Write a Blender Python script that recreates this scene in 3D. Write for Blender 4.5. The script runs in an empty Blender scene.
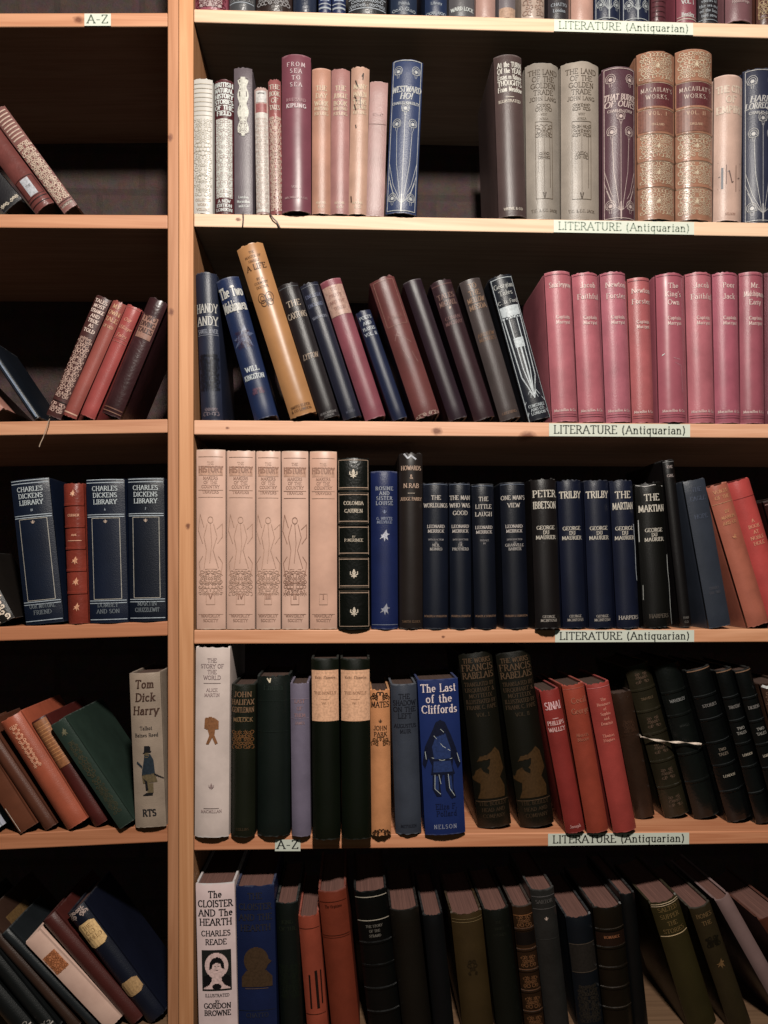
import bpy, bmesh, math, random
from mathutils import Vector, Matrix, Euler
C = bpy.context.scene.collection
TH = math.atan(33 / 820.0); F = 820.0; Z = 0.92; E = 1.30     # camera yaw, focal length (px), distance to the shelf fronts, eye height

def P(px, py, Y=0.0):
    """world point seen at a photo position on the upright plane y = Y"""
    xc = (px - 384) / F; zc = -(py - 575) / F
    dx = xc * math.cos(TH) + math.sin(TH); dy = math.cos(TH) - xc * math.sin(TH)
    t = (Y + Z) / dy
    return Vector((dx * t, Y, E + zc * t))

def lin(c):
    c = c / 255.0
    return c / 12.92 if c <= .04045 else ((c + .055) / 1.055) ** 2.4

# ------------------------------------------------------------------ materials
KROW = {}
MATS = {}
def nn(nt, t, **kw):
    n = nt.nodes.new(t)
    for k, v in kw.items():
        if k.startswith('_'): setattr(n, k[1:], v)
        else: n.inputs[k.replace('__', ' ')].default_value = v
    return n
def L(nt, a, b): nt.links.new(a, b)

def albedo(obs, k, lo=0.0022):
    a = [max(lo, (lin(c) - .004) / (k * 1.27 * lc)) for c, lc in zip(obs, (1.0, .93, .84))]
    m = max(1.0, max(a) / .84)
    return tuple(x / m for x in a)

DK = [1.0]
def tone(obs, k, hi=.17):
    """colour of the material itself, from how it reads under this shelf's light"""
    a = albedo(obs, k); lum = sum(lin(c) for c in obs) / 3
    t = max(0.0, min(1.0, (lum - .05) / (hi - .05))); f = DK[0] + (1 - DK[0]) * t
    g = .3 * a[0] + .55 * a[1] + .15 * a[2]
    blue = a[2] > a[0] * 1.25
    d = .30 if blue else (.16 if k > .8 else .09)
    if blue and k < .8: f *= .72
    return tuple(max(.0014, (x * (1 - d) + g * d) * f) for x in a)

def book_mat(obs, k, kind='cloth', wear=.5, seed=0):
    key = (obs, round(k, 2), kind, wear, seed)
    if key in MATS: return MATS[key]
    m = bpy.data.materials.new(kind); m.use_nodes = True; nt = m.node_tree; nt.nodes.clear()
    out = nn(nt, 'ShaderNodeOutputMaterial'); bs = nn(nt, 'ShaderNodeBsdfPrincipled'); L(nt, bs.outputs[0], out.inputs[0])
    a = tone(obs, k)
    tc = nn(nt, 'ShaderNodeTexCoord')
    n1 = nn(nt, 'ShaderNodeTexNoise', _noise_dimensions='4D', W=seed * 1.7, Scale=28.0, Detail=6.0, Roughness=.65); L(nt, tc.outputs['Object'], n1.inputs['Vector'])
    r1 = nn(nt, 'ShaderNodeValToRGB'); L(nt, n1.outputs['Fac'], r1.inputs['Fac'])
    e = r1.color_ramp.elements; e[0].position = .3; e[1].position = .72
    amp = {'cloth': .80, 'leather': .68, 'jacket': .87, 'paper': .9}[kind]
    e[0].color = (*[x * amp for x in a], 1); e[1].color = (*[min(.9, x * (2.02 - amp) ) for x in a], 1)
    # rubbed ends and shoulders
    sp = nn(nt, 'ShaderNodeSeparateXYZ'); L(nt, tc.outputs['Generated'], sp.inputs[0])
    s1 = nn(nt, 'ShaderNodeMath', _operation='SUBTRACT'); s1.inputs[1].default_value = .5; L(nt, sp.outputs['Z'], s1.inputs[0])
    s2 = nn(nt, 'ShaderNodeMath', _operation='ABSOLUTE'); L(nt, s1.outputs[0], s2.inputs[0])
    n2 = nn(nt, 'ShaderNodeTexNoise', _noise_dimensions='4D', W=seed * 3.1 + 5, Scale=160.0, Detail=4.0); L(nt, tc.outputs['Object'], n2.inputs['Vector'])
    ad = nn(nt, 'ShaderNodeMath', _operation='MULTIPLY_ADD'); ad.inputs[1].default_value = .035; L(nt, n2.outputs['Fac'], ad.inputs[0]); L(nt, s2.outputs[0], ad.inputs[2])
    mr = nn(nt, 'ShaderNodeMapRange'); mr.inputs['From Min'].default_value = .508; mr.inputs['From Max'].default_value = .520; L(nt, ad.outputs[0], mr.inputs['Value'])
    # fine scuffs all over
    n3 = nn(nt, 'ShaderNodeTexNoise', _noise_dimensions='4D', W=seed * 2.3 + 9, Scale=75.0, Detail=8.0, Roughness=.75); L(nt, tc.outputs['Object'], n3.inputs['Vector'])
    mr3 = nn(nt, 'ShaderNodeMapRange'); mr3.inputs['From Min'].default_value = .64; mr3.inputs['From Max'].default_value = .74; L(nt, n3.outputs['Fac'], mr3.inputs['Value'])
    mx0 = nn(nt, 'ShaderNodeMath', _operation='MULTIPLY'); mx0.inputs[1].default_value = .35; L(nt, mr3.outputs[0], mx0.inputs[0])
    mm = nn(nt, 'ShaderNodeMath', _operation='MAXIMUM'); L(nt, mr.outputs[0], mm.inputs[0]); L(nt, mx0.outputs[0], mm.inputs[1])
    mf = nn(nt, 'ShaderNodeMath', _operation='MULTIPLY'); mf.inputs[1].default_value = wear; L(nt, mm.outputs[0], mf.inputs[0])
    w = tuple(min(.8, x * 1.5 + .10) for x in a)
    mix = nn(nt, 'ShaderNodeMix', _data_type='RGBA'); L(nt, mf.outputs[0], mix.inputs['Factor']); L(nt, r1.outputs[0], mix.inputs['A']); mix.inputs['B'].default_value = (*w, 1)
    L(nt, mix.outputs['Result'], bs.inputs['Base Color'])
    rough = {'cloth': .40, 'leather': .31, 'jacket': .36, 'paper': .8}[kind]
    bs.inputs['Roughness'].default_value = rough
    bs.inputs['Specular IOR Level'].default_value = {'cloth': .5, 'leather': .55, 'jacket': .5, 'paper': .2}[kind]
    bn = nn(nt, 'ShaderNodeTexNoise', Scale={'cloth': 900.0, 'leather': 320.0, 'jacket': 60.0, 'paper': 200.0}[kind], Detail=3.0); L(nt, tc.outputs['Object'], bn.inputs['Vector'])
    bp = nn(nt, 'ShaderNodeBump', Strength={'cloth': .35, 'leather': .55, 'jacket': .25, 'paper': .2}[kind], Distance=.0006); L(nt, bn.outputs['Fac'], bp.inputs['Height'])
    L(nt, bp.outputs[0], bs.inputs['Normal'])
    MATS[key] = m
    return m

def ink_mat(obs, k, gilt=False):
    key = ('ink', obs, round(k, 2), DK[0])
    if key in MATS: return MATS[key]
    m = bpy.data.materials.new('ink'); m.use_nodes = True; nt = m.node_tree
    bs = nt.nodes['Principled BSDF']; a = tone(obs, k, .2)
    tc = nn(nt, 'ShaderNodeTexCoord')
    n1 = nn(nt, 'ShaderNodeTexNoise', Scale=400.0, Detail=3.0); L(nt, tc.outputs['Object'], n1.inputs['Vector'])
    r1 = nn(nt, 'ShaderNodeValToRGB'); L(nt, n1.outputs['Fac'], r1.inputs['Fac']); e = r1.color_ramp.elements
    e[0].position = .32; e[1].position = .6; e[0].color = (*[x * .76 for x in a], 1); e[1].color = (*[min(.9, x * 1.08) for x in a], 1)
    L(nt, r1.outputs[0], bs.inputs['Base Color']); bs.inputs['Roughness'].default_value = .42
    MATS[key] = m
    return m

def page_mat(obs, k):
    key = ('page', obs, round(k, 2), DK[0])
    if key in MATS: return MATS[key]
    m = bpy.data.materials.new('pages'); m.use_nodes = True; nt = m.node_tree
    bs = nt.nodes['Principled BSDF']; a = tone(obs, k, .2)
    tc = nn(nt, 'ShaderNodeTexCoord'); mp = nn(nt, 'ShaderNodeMapping'); mp.inputs['Scale'].default_value = (1100, 12, 60)
    L(nt, tc.outputs['Object'], mp.inputs[0])
    n1 = nn(nt, 'ShaderNodeTexNoise', Scale=1.0, Detail=4.0, Roughness=.7); L(nt, mp.outputs[0], n1.inputs['Vector'])
    r1 = nn(nt, 'ShaderNodeValToRGB'); L(nt, n1.outputs['Fac'], r1.inputs['Fac']); e = r1.color_ramp.elements
    e[0].position = .3; e[1].position = .7; e[0].color = (*[x * .6 for x in a], 1); e[1].color = (*[min(.85, x * 1.2) for x in a], 1)
    L(nt, r1.outputs[0], bs.inputs['Base Color']); bs.inputs['Roughness'].default_value = .85
    bp = nn(nt, 'ShaderNodeBump', Strength=.5, Distance=.0005); L(nt, n1.outputs['Fac'], bp.inputs['Height']); L(nt, bp.outputs[0], bs.inputs['Normal'])
    MATS[key] = m
    return m

def wood_mat(name, c0, c1, axis, seed, knots=()):
    m = bpy.data.materials.new(name); m.use_nodes = True; nt = m.node_tree
    bs = nt.nodes['Principled BSDF']
    tc = nn(nt, 'ShaderNodeTexCoord'); mp = nn(nt, 'ShaderNodeMapping')
    sc = [40, 40, 40]; sc[axis] = 1.6; mp.inputs['Scale'].default_value = sc; mp.inputs['Location'].default_value = (seed * 3.3, seed * 1.9, seed * 2.7)
    L(nt, tc.outputs['Object'], mp.inputs[0])
    n0 = nn(nt, 'ShaderNodeTexNoise', Scale=1.4, Detail=3.0, Distortion=.6); L(nt, mp.outputs[0], n0.inputs['Vector'])
    wv = nn(nt, 'ShaderNodeTexNoise', Scale=5.5, Detail=8.0, Roughness=.7, Distortion=.3); L(nt, mp.outputs[0], wv.inputs['Vector'])
    mu = nn(nt, 'ShaderNodeMath', _operation='MULTIPLY'); mu.inputs[1].default_value = 9.0; L(nt, n0.outputs['Fac'], mu.inputs[0])
    fr = nn(nt, 'ShaderNodeMath', _operation='PINGPONG'); fr.inputs[1].default_value = 1.0; L(nt, mu.outputs[0], fr.inputs[0])
    av = nn(nt, 'ShaderNodeMath', _operation='MULTIPLY_ADD'); av.inputs[1].default_value = .45; L(nt, fr.outputs[0], av.inputs[0])
    hf = nn(nt, 'ShaderNodeMath', _operation='MULTIPLY'); hf.inputs[1].default_value = .6; L(nt, wv.outputs['Fac'], hf.inputs[0]); L(nt, hf.outputs[0], av.inputs[2])
    r = nn(nt, 'ShaderNodeValToRGB'); L(nt, av.outputs[0], r.inputs['Fac']); e = r.color_ramp.elements
    e[0].position = .2; e[1].position = .8; e[0].color = (*c0, 1); e[1].color = (*c1, 1)
    cur = r.outputs[0]
    for (kx, ky, kz, kr) in knots:
        vd = nn(nt, 'ShaderNodeVectorMath', _operation='SUBTRACT'); vd.inputs[1].default_value = (kx, ky, kz); L(nt, tc.outputs['Object'], vd.inputs[0])
        vs = nn(nt, 'ShaderNodeVectorMath', _operation='MULTIPLY'); s = [1, .2, 1]; s[axis] = .7; vs.inputs[1].default_value = s; L(nt, vd.outputs[0], vs.inputs[0])
        ln = nn(nt, 'ShaderNodeVectorMath', _operation='LENGTH'); L(nt, vs.outputs[0], ln.inputs[0])
        kn = nn(nt, 'ShaderNodeTexNoise', Scale=300.0); L(nt, tc.outputs['Object'], kn.inputs['Vector'])
        ka = nn(nt, 'ShaderNodeMath', _operation='MULTIPLY_ADD'); ka.inputs[1].default_value = .003; L(nt, kn.outputs['Fac'], ka.inputs[0]); L(nt, ln.outputs['Value'], ka.inputs[2])
        mr = nn(nt, 'ShaderNodeMapRange'); mr.inputs['From Min'].default_value = kr * .5 + .0015; mr.inputs['From Max'].default_value = kr * 1.3 + .0015; mr.inputs['To Min'].default_value = .9; mr.inputs['To Max'].default_value = 0
        L(nt, ka.outputs[0], mr.inputs['Value'])
        mx = nn(nt, 'ShaderNodeMix', _data_type='RGBA'); L(nt, mr.outputs[0], mx.inputs['Factor']); L(nt, cur, mx.inputs['A']); mx.inputs['B'].default_value = (.16, .045, .02, 1)
        cur = mx.outputs['Result']
    L(nt, cur, bs.inputs['Base Color']); bs.inputs['Roughness'].default_value = .55
    bp = nn(nt, 'ShaderNodeBump', Strength=.25, Distance=.0008); L(nt, wv.outputs['Fac'], bp.inputs['Height']); L(nt, bp.outputs[0], bs.inputs['Normal'])
    return m

# ------------------------------------------------------------------ lettering: a small stroke alphabet
def A(cx, cy, rx, ry, a0, a1): return ('a', cx, cy, rx, ry, a0, a1)
GL = {
 'A': (.74, [[(0, 0), (.36, 1), (.72, 0)], [(.14, .36), (.58, .36)]]),
 'B': (.62, [[(.1, 0), (.1, 1)], [(.1, 1), A(.3, .76, .24, .24, 90, -90), (.1, .52)], [(.1, .52), A(.3, .26, .29, .26, 90, -90), (.1, 0)]]),
 'C': (.72, [[A(.4, .5, .38, .5, 40, 320)]]),
 'D': (.74, [[(.1, 0), (.1, 1)], [(.1, 1), A(.3, .5, .42, .5, 90, -90), (.1, 0)]]),
 'E': (.6, [[(.1, 0), (.1, 1)], [(.1, 1), (.55, 1), (.55, .86)], [(.1, .52), (.45, .52)], [(.1, 0), (.58, 0), (.58, .15)]]),
 'F': (.56, [[(.1, 0), (.1, 1)], [(.1, 1), (.55, 1), (.55, .86)], [(.1, .52), (.45, .52)]]),
 'G': (.76, [[A(.4, .5, .38, .5, 40, 345)], [(.76, .42), (.76, .1)], [(.5, .42), (.78, .42)]]),
 'H': (.76, [[(.1, 0), (.1, 1)], [(.66, 0), (.66, 1)], [(.1, .52), (.66, .52)]]),
 'I': (.24, [[(.12, 0), (.12, 1)]]),
 'J': (.4, [[(.3, 1), A(.12, .2, .18, .22, 0, -160)]]),
 'K': (.7, [[(.1, 0), (.1, 1)], [(.62, 1), (.1, .42)], [(.26, .58), (.66, 0)]]),
 'L': (.56, [[(.1, 0), (.1, 1)], [(.1, 0), (.55, 0), (.55, .16)]]),
 'M': (.9, [[(.1, 0), (.14, 1), (.45, .12), (.76, 1), (.8, 0)]]),
 'N': (.78, [[(.1, 0), (.1, 1), (.68, 0), (.68, 1)]]),
 'O': (.82, [[A(.41, .5, .39, .5, 90, 450)]]),
 'P': (.6, [[(.1, 0), (.1, 1)], [(.1, 1), A(.3, .74, .26, .26, 90, -90), (.1, .48)]]),
 'Q': (.82, [[A(.41, .5, .39, .5, 90, 450)], [(.42, .2), (.78, -.15)]]),
 'R': (.68, [[(.1, 0), (.1, 1)], [(.1, 1), A(.3, .75, .25, .25, 90, -90), (.1, .5)], [(.32, .5), (.66, 0)]]),
 'S': (.54, [[A(.27, .75, .22, .25, 30, 270), A(.27, .25, .24, .25, 90, -150)]]),
 'T': (.66, [[(.33, 0), (.33, 1)], [(.03, .86), (.03, 1), (.63, 1), (.63, .86)]]),
 'U': (.74, [[(.1, 1), A(.37, .28, .27, .29, 180, 360), (.64, 1)]]),
 'V': (.7, [[(0, 1), (.35, 0), (.7, 1)]]),
 'W': (1.0, [[(0, 1), (.26, 0), (.5, .9), (.74, 0), (1, 1)]]),
 'X': (.7, [[(.04, 0), (.66, 1)], [(.04, 1), (.66, 0)]]),
 'Y': (.68, [[(0, 1), (.34, .48), (.68, 1)], [(.34, .48), (.34, 0)]]),
 'Z': (.62, [[(.06, .86), (.06, 1), (.58, 1), (.04, 0), (.6, 0), (.6, .15)]]),
 'a': (.5, [[A(.24, .44, .17, .2, 160, 0), (.41, .06), (.48, 0)], [(.41, .38), A(.22, .18, .19, .19, 90, 300), (.41, .14)]]),
 'b': (.54, [[(.1, 0), (.1, 1)], [A(.28, .32, .2, .32, 150, -150)]]),
 'c': (.48, [[A(.28, .32, .24, .32, 45, 315)]]),
 'd': (.54, [[(.44, 0), (.44, 1)], [A(.26, .32, .2, .32, 30, 330)]]),
 'e': (.5, [[(.06, .36), (.44, .36), A(.25, .34, .21, .3, 0, 310)]]),
 'f': (.36, [[(.16, 0), A(.28, .82, .12, .18, 180, 40)], [(.02, .62), (.32, .62)]]),
 'g': (.52, [[A(.25, .36, .19, .27, 0, 360)], [(.44, .62), A(.26, -.1, .18, .2, 0, -160)]]),
 'h': (.56, [[(.1, 0), (.1, 1)], [(.1, .4), A(.28, .42, .17, .22, 160, 0), (.45, 0)]]),
 'i': (.24, [[(.12, 0), (.12, .64)], [(.12, .84), (.12, .95)]]),
 'k': (.52, [[(.1, 0), (.1, 1)], [(.44, .62), (.1, .26)], [(.22, .36), (.5, 0)]]),
 'j': (.24, [[(.14, .64), (.14, -.1), (.02, -.22)], [(.14, .84), (.14, .95)]]),
 'l': (.24, [[(.12, 0), (.12, 1)]]),
 'm': (.82, [[(.1, 0), (.1, .64)], [(.1, .42), A(.25, .44, .14, .19, 160, 0), (.39, 0)], [(.39, .42), A(.54, .44, .14, .19, 160, 0), (.7, 0)]]),
 'n': (.56, [[(.1, 0), (.1, .64)], [(.1, .42), A(.28, .42, .17, .22, 160, 0), (.45, 0)]]),
 'o': (.52, [[A(.26, .32, .22, .32, 90, 450)]]),
 'p': (.54, [[(.1, -.3), (.1, .64)], [A(.28, .32, .2, .32, 150, -150)]]),
 'q': (.54, [[(.44, -.3), (.44, .64)], [A(.26, .32, .2, .32, 30, 330)]]),
 'r': (.4, [[(.1, 0), (.1, .64)], [(.1, .4), A(.26, .46, .14, .18, 160, 40)]]),
 's': (.42, [[A(.21, .48, .15, .16, 30, 270), A(.21, .16, .17, .16, 90, -150)]]),
 't': (.34, [[(.15, .9), A(.25, .14, .1, .14, 180, 310)], [(.02, .62), (.3, .62)]]),
 'u': (.56, [[(.1, .64), A(.27, .2, .17, .2, 180, 340), (.45, .2)], [(.45, .64), (.45, 0)]]),
 'v': (.5, [[(0, .64), (.25, 0), (.5, .64)]]),
 'w': (.74, [[(0, .64), (.2, 0), (.37, .6), (.54, 0), (.74, .64)]]),
 'x': (.48, [[(.02, 0), (.46, .64)], [(.02, .64), (.46, 0)]]),
 'y': (.5, [[(0, .64), (.25, 0)], [(.5, .64), (.16, -.3)]]),
 'z': (.44, [[(.04, .62), (.4, .62), (.04, 0), (.42, 0)]]),
 '(': (.34, [[A(.42, .42, .34, .72, 125, 235)]]), ')': (.34, [[A(-.1, .42, .34, .72, 55, -55)]]),
 '-': (.44, [[(.05, .4), (.39, .4)]]), '.': (.2, [[(.1, .0), (.1, .12)]]), '!': (.24, [[(.12, .3), (.12, 1)], [(.12, 0), (.12, .12)]]),
 '&': (.7, [[(.68, 0), (.2, .72), A(.32, .82, .14, .17, 200, -20), (.14, .36), A(.28, .22, .2, .22, 150, 330), (.66, .42)]]),
 "'": (.18, [[(.09, .78), (.09, 1)]]),
 '1': (.36, [[(.04, .84), (.18, 1), (.18, 0)]]), '2': (.52, [[A(.26, .74, .22, .25, 160, -30), (.04, 0), (.5, 0)]]),
 '5': (.52, [[(.46, 1), (.12, 1), (.1, .55), A(.25, .3, .22, .3, 120, -140)]]), '7': (.5, [[(.04, 1), (.48, 1), (.18, 0)]]),
 '9': (.52, [[A(.26, .7, .2, .28, 0, 360), (.46, .66), (.3, 0)]]), '0': (.5, [[A(.25, .5, .22, .5, 90, 450)]]), '6': (.52, [[A(.26, .3, .2, .28, 180, 540), (.06, .34), (.24, 1)]]),
}
def expand(st):
    pts = []
    for p in st:
        if p[0] == 'a':
            _, cx, cy, rx, ry, a0, a1 = p
            n = max(2, int(abs(a1 - a0) / 36))
            for i in range(n + 1):
                t = math.radians(a0 + (a1 - a0) * i / n); pts.append((cx + rx * math.cos(t), cy + ry * math.sin(t)))
        else: pts.append(p)
    return pts

class Flat:
    """collects quads in flat (x, z) coordinates"""
    def __init__(s): s.v = []; s.f = []
    def quad(s, a, b, c, d):
        n = len(s.v); s.v += [a, b, c, d]
        ar = (b[0]-a[0])*(c[1]-a[1])-(b[1]-a[1])*(c[0]-a[0]) + (c[0]-a[0])*(d[1]-a[1])-(c[1]-a[1])*(d[0]-a[0])
        s.f.append((n, n+1, n+2, n+3) if ar > 0 else (n+3, n+2, n+1, n))
    def strip(s, pts, tk, tn=None):
        """a pen stroke; tk = width of upright strokes, tn = of level ones"""
        tn = tk if tn is None else tn
        for i in range(len(pts) - 1):
            (x0, y0), (x1, y1) = pts[i], pts[i + 1]
            dx, dy = x1 - x0, y1 - y0; l = math.hypot(dx, dy)
            if l < 1e-7: continue
            w = (tn + (tk - tn) * abs(dy) / l) * .5; nx, ny = -dy / l * w, dx / l * w
            ex, ey = dx / l * w * .35, dy / l * w * .35
            s.quad((x0 + nx - ex, y0 + ny - ey), (x0 - nx - ex, y0 - ny - ey), (x1 - nx + ex, y1 - ny + ey), (x1 + nx + ex, y1 + ny + ey))
    def rect(s, x0, x1, z0, z1, n=1):
        for i in range(n):
            a = x0 + (x1 - x0) * i / n; b = x0 + (x1 - x0) * (i + 1) / n
            s.quad((a, z0), (b, z0), (b, z1), (a, z1))
    def poly(s, pts, step=.0009, cols=.0035):
        """scan fill of an outline"""
        z0 = min(p[1] for p in pts); z1 = max(p[1] for p in pts); n = max(2, int((z1 - z0) / step))
        h = (z1 - z0) / n
        def cross(z):
            xs = []
            for i in range(len(pts)):
                (xa, za), (xb, zb) = pts[i], pts[(i + 1) % len(pts)]
                if (za <= z) != (zb <= z): xs.append(xa + (z - za) / (zb - za) * (xb - xa))
            return sorted(xs)
        for i in range(n):
            xs = cross(z0 + h * (i + .5))
            for j in range(0, len(xs) - 1, 2):
                s.rect(xs[j], xs[j + 1], z0 + h * i, z0 + h * (i + 1), max(1, int((xs[j + 1] - xs[j]) / cols)))
    def text(s, t, cx, z, h, wmax, bold=1.0, slant=0.0, track=.14, serif=True, stretch=None):
        """one centred line of text, cap height h, baseline z"""
        wd = sum(GL.get(c, (.34, []))[0] + track for c in t) - track
        k = min(1.0, wmax / (wd * h)) if stretch is None else wmax / (wd * h)
        x = cx - wd * h * k / 2
        tk = .17 * bold; tn = .085 * bold
        for c in t:
            g = GL.get(c)
            if g is None: x += (.34 + track) * h * k; continue
            for st in g[1]:
                pts = expand(st)
                f = lambda p: (x + (p[0] + slant * p[1]) * h * k, z + p[1] * h)
                s.strip([f(p) for p in pts], tk * h * min(1, k * 1.25), tn * h)
                if serif and len(st) <= 6:
                    for (e, o, raw) in ((pts[0], pts[1], st[0]), (pts[-1], pts[-2], st[-1])):
                        if raw[0] != 'a' and abs(e[1] - o[1]) > .8 * abs(e[0] - o[0]) and min(abs(e[1]), abs(e[1] - 1), abs(e[1] - .64)) < .03 and abs(e[1] - o[1]) > .3:
                            s.strip([f((e[0] - .13, e[1])), f((e[0] + .13, e[1]))], tn * h * 1.1)
            x += (g[0] + track) * h * k

def ell(cx, cz, rx, rz, n=14, a0=0, a1=360):
    return [(cx + rx * math.cos(math.radians(a0 + (a1 - a0) * i / n)), cz + rz * math.sin(math.radians(a0 + (a1 - a0) * i / n))) for i in range(n + (0 if a1 - a0 == 360 else 1))]

# ------------------------------------------------------------------ the books
def spine_y(x, hw, b): return b * min(1.0, abs(x / hw)) ** 2.3

def link_mesh(name, verts, faces, mat, parent=None, smooth=True, sharp=35):
    me = bpy.data.meshes.new(name); me.from_pydata(verts, [], faces); me.materials.append(mat); me.update()
    if smooth:
        me.polygons.foreach_set('use_smooth', [True] * len(me.polygons)); me.set_sharp_from_angle(angle=math.radians(sharp))
    o = bpy.data.objects.new(name, me); C.objects.link(o)
    if parent: o.parent = parent
    return o

def flat_part(name, fl, hw, b, off, mat, root):
    if not fl.f: return None
    lim = hw * .985
    vs = [(max(-lim, min(lim, x)), spine_y(x, hw, b) - off, z) for x, z in fl.v]
    return link_mesh(name, vs, fl.f, mat, root, smooth=False)

def cover_mesh(hw, H, D, b, bands, worn, seed):
    rnd = random.Random(seed)
    t = .0024; ts = .0016
    N = 15
    outer = [(-hw + .0002, D), (-hw, D * .55), (-hw, b + .009), (-hw + .0011, b + .0062), (-hw + .0003, b + .0032)]
    inner = [(-hw + t, D), (-hw + t, D * .55), (-hw + t, b + .009), (-hw + t, b + .0062), (-hw + t, b + .0034)]
    for i in range(N):
        u = -1 + 2 * i / (N - 1); u = math.copysign(abs(u) ** .8, u)
        outer.append((u * hw, b * abs(u) ** 2.3)); inner.append((u * (hw - t), b * abs(u) ** 2.3 + ts + .0003))
    outer += [(-x, y) for x, y in reversed(outer[:5])]; inner += [(-x, y) for x, y in reversed(inner[:5])]
    n = len(outer)
    zs = [0, .0012, .0035]; k = 10
    zs += [H * i / k for i in range(1, k)] + [H - .0035, H - .0012, H]
    for v in bands: zs += [v * H - .0019, v * H - .001, v * H + .001, v * H + .0019]
    zs = sorted(set(round(z, 5) for z in zs))
    V = []; Fc = []
    bnd = lambda z: any(abs(z - v * H) < .0011 for v in bands)
    ph = rnd.random() * 6; ends = worn * .0007
    j0 = [rnd.uniform(-1, 1) for _ in range(n)]; j1 = [rnd.uniform(-1, 1) for _ in range(n)]
    for z in zs:
        for i, (x, y) in enumerate(outer):
            s = 5 <= i < n - 5
            yy = y; zz = z
            if s:
                if bnd(z): yy -= .0013
                if z < .002 or z > H - .002: yy += .0006
                yy += .00012 * (1 + math.sin(z * 60 + ph + x * 90)) * min(worn, 1.6)
                if z == 0: zz += abs(j0[i]) * ends
                if z >= H - 1e-6: zz -= .0006 - j1[i] * ends
                if z >= H - 1e-6: zz -= .0008 * abs(x / hw) ** 2
            V.append((x, yy, zz))
    m = len(zs)
    base = len(V)
    for z in zs:
        for i, (x, y) in enumerate(inner):
            s = 5 <= i < n - 5; zz = z
            if s and z == 0: zz += abs(j0[i]) * ends
            if s and z >= H - 1e-6: zz -= .0006 - j1[i] * ends + .0008 * abs(x / hw) ** 2
            V.append((x, y, zz))
    for r in range(m - 1):
        for i in range(n - 1):
            a = r * n + i
            Fc.append((a, a + 1, a + n + 1, a + n))
            a2 = base + a
            Fc.append((a2 + 1, a2, a2 + n, a2 + n + 1))
    for i in range(n - 1):
        Fc.append((i + 1, i, base + i, base + i + 1))
        a = (m - 1) * n + i; Fc.append((a, a + 1, base + a + 1, base + a))
    for r in range(m - 1):
        a = r * n; Fc.append((a, a + n, base + a + n, base + a))
        a = r * n + n - 1; Fc.append((a + n, a, base + a, base + a + n))
    return V, Fc

def page_mesh(hw, H, D, b, seed):
    t = .0026; w = hw - t; sq = .0028
    pts = []
    for i in range(9):
        u = -1 + 2 * i / 8; pts.append((u * w, b * abs(u) ** 2.3 + .0032))
    pts.append((w, D - .003))
    for i in range(1, 6):
        u = 1 - 2 * i / 6; pts.append((u * w, D - .003 - .35 * b * (1 - u * u)))
    pts.append((-w, D - .003))
    n = len(pts)
    V = [(x, y, sq) for x, y in pts] + [(x, y, H - sq) for x, y in pts]
    cx, cy = 0, D * .5
    V += [(cx, cy, sq), (cx, cy, H - sq)]
    Fc = [(i, (i + 1) % n, n + (i + 1) % n, n + i) for i in range(n)]
    Fc += [((i + 1) % n, i, 2 * n) for i in range(n)] + [(n + i, n + (i + 1) % n, 2 * n + 1) for i in range(n)]
    return V, Fc

def filigree(fl, x0, x1, z0, z1, seed, cell=.0042, w=.0005, style=0):
    rnd = random.Random(seed)
    cx = (x0 + x1) / 2; half = (x1 - x0) / 2
    nx = max(1, round(half / cell)); nz = max(1, round((z1 - z0) / cell))
    dx = half / nx; dz = (z1 - z0) / nz
    for r in range(nz):
        zc = z0 + dz * (r + .5)
        for c in range(nx):
            xo = dx * (c + (.5 if r % 2 else .92)) * (nx / (nx + .42)); q = rnd.random(); rr = min(dx, dz) * rnd.uniform(.5, .68)
            a0 = rnd.uniform(0, 360)
            if q < .35: shp = [[(xo + rr * (1 - i / 8) * math.cos(math.radians(a0 + i * 60)), zc + rr * (1 - i / 8) * math.sin(math.radians(a0 + i * 60))) for i in range(8)]]
            elif q < .6: shp = [[(xo + rr * .3 * math.cos(t), zc + rr * .3 * math.sin(t)), (xo + rr * math.cos(t), zc + rr * math.sin(t))] for t in [k * math.pi / 3 + a0 for k in range(6)]]
            elif q < .8:
                t0 = rnd.uniform(30, 150); shp = [ell(xo, zc, rr, rr * .8, 6, t0, t0 + 170), ell(xo + rr * .3, zc - rr * .3, rr * .5, rr * .5, 5, t0 + 180, t0 + 380)]
            else: shp = [ell(xo, zc, rr * .8, rr * .8, 7, 0, 359)]
            for s in shp:
                fl.strip([(cx + p[0], p[1]) for p in s], w); fl.strip([(cx - p[0], p[1]) for p in s], w)

def feather(fl, x, z, r, w=.0005):
    fl.strip(ell(x, z, r, r * 1.1, 12, -60, 240), w); fl.strip(ell(x, z - r * .1, r * .7, r * .75, 10, -40, 220), w)
    fl.poly(ell(x, z - r * .2, r * .42, r * .4, 8)); fl.strip([(x - r * .9, z - r * .75), (x, z - r * 1.0), (x + r * .9, z - r * .75)], w)
    fl.strip([(x - r * .3, z - r), (x - r * .15, z - r * 1.9)], w * .7); fl.strip([(x + r * .3, z - r), (x + r * .15, z - r * 1.9)], w * .7)

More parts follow.
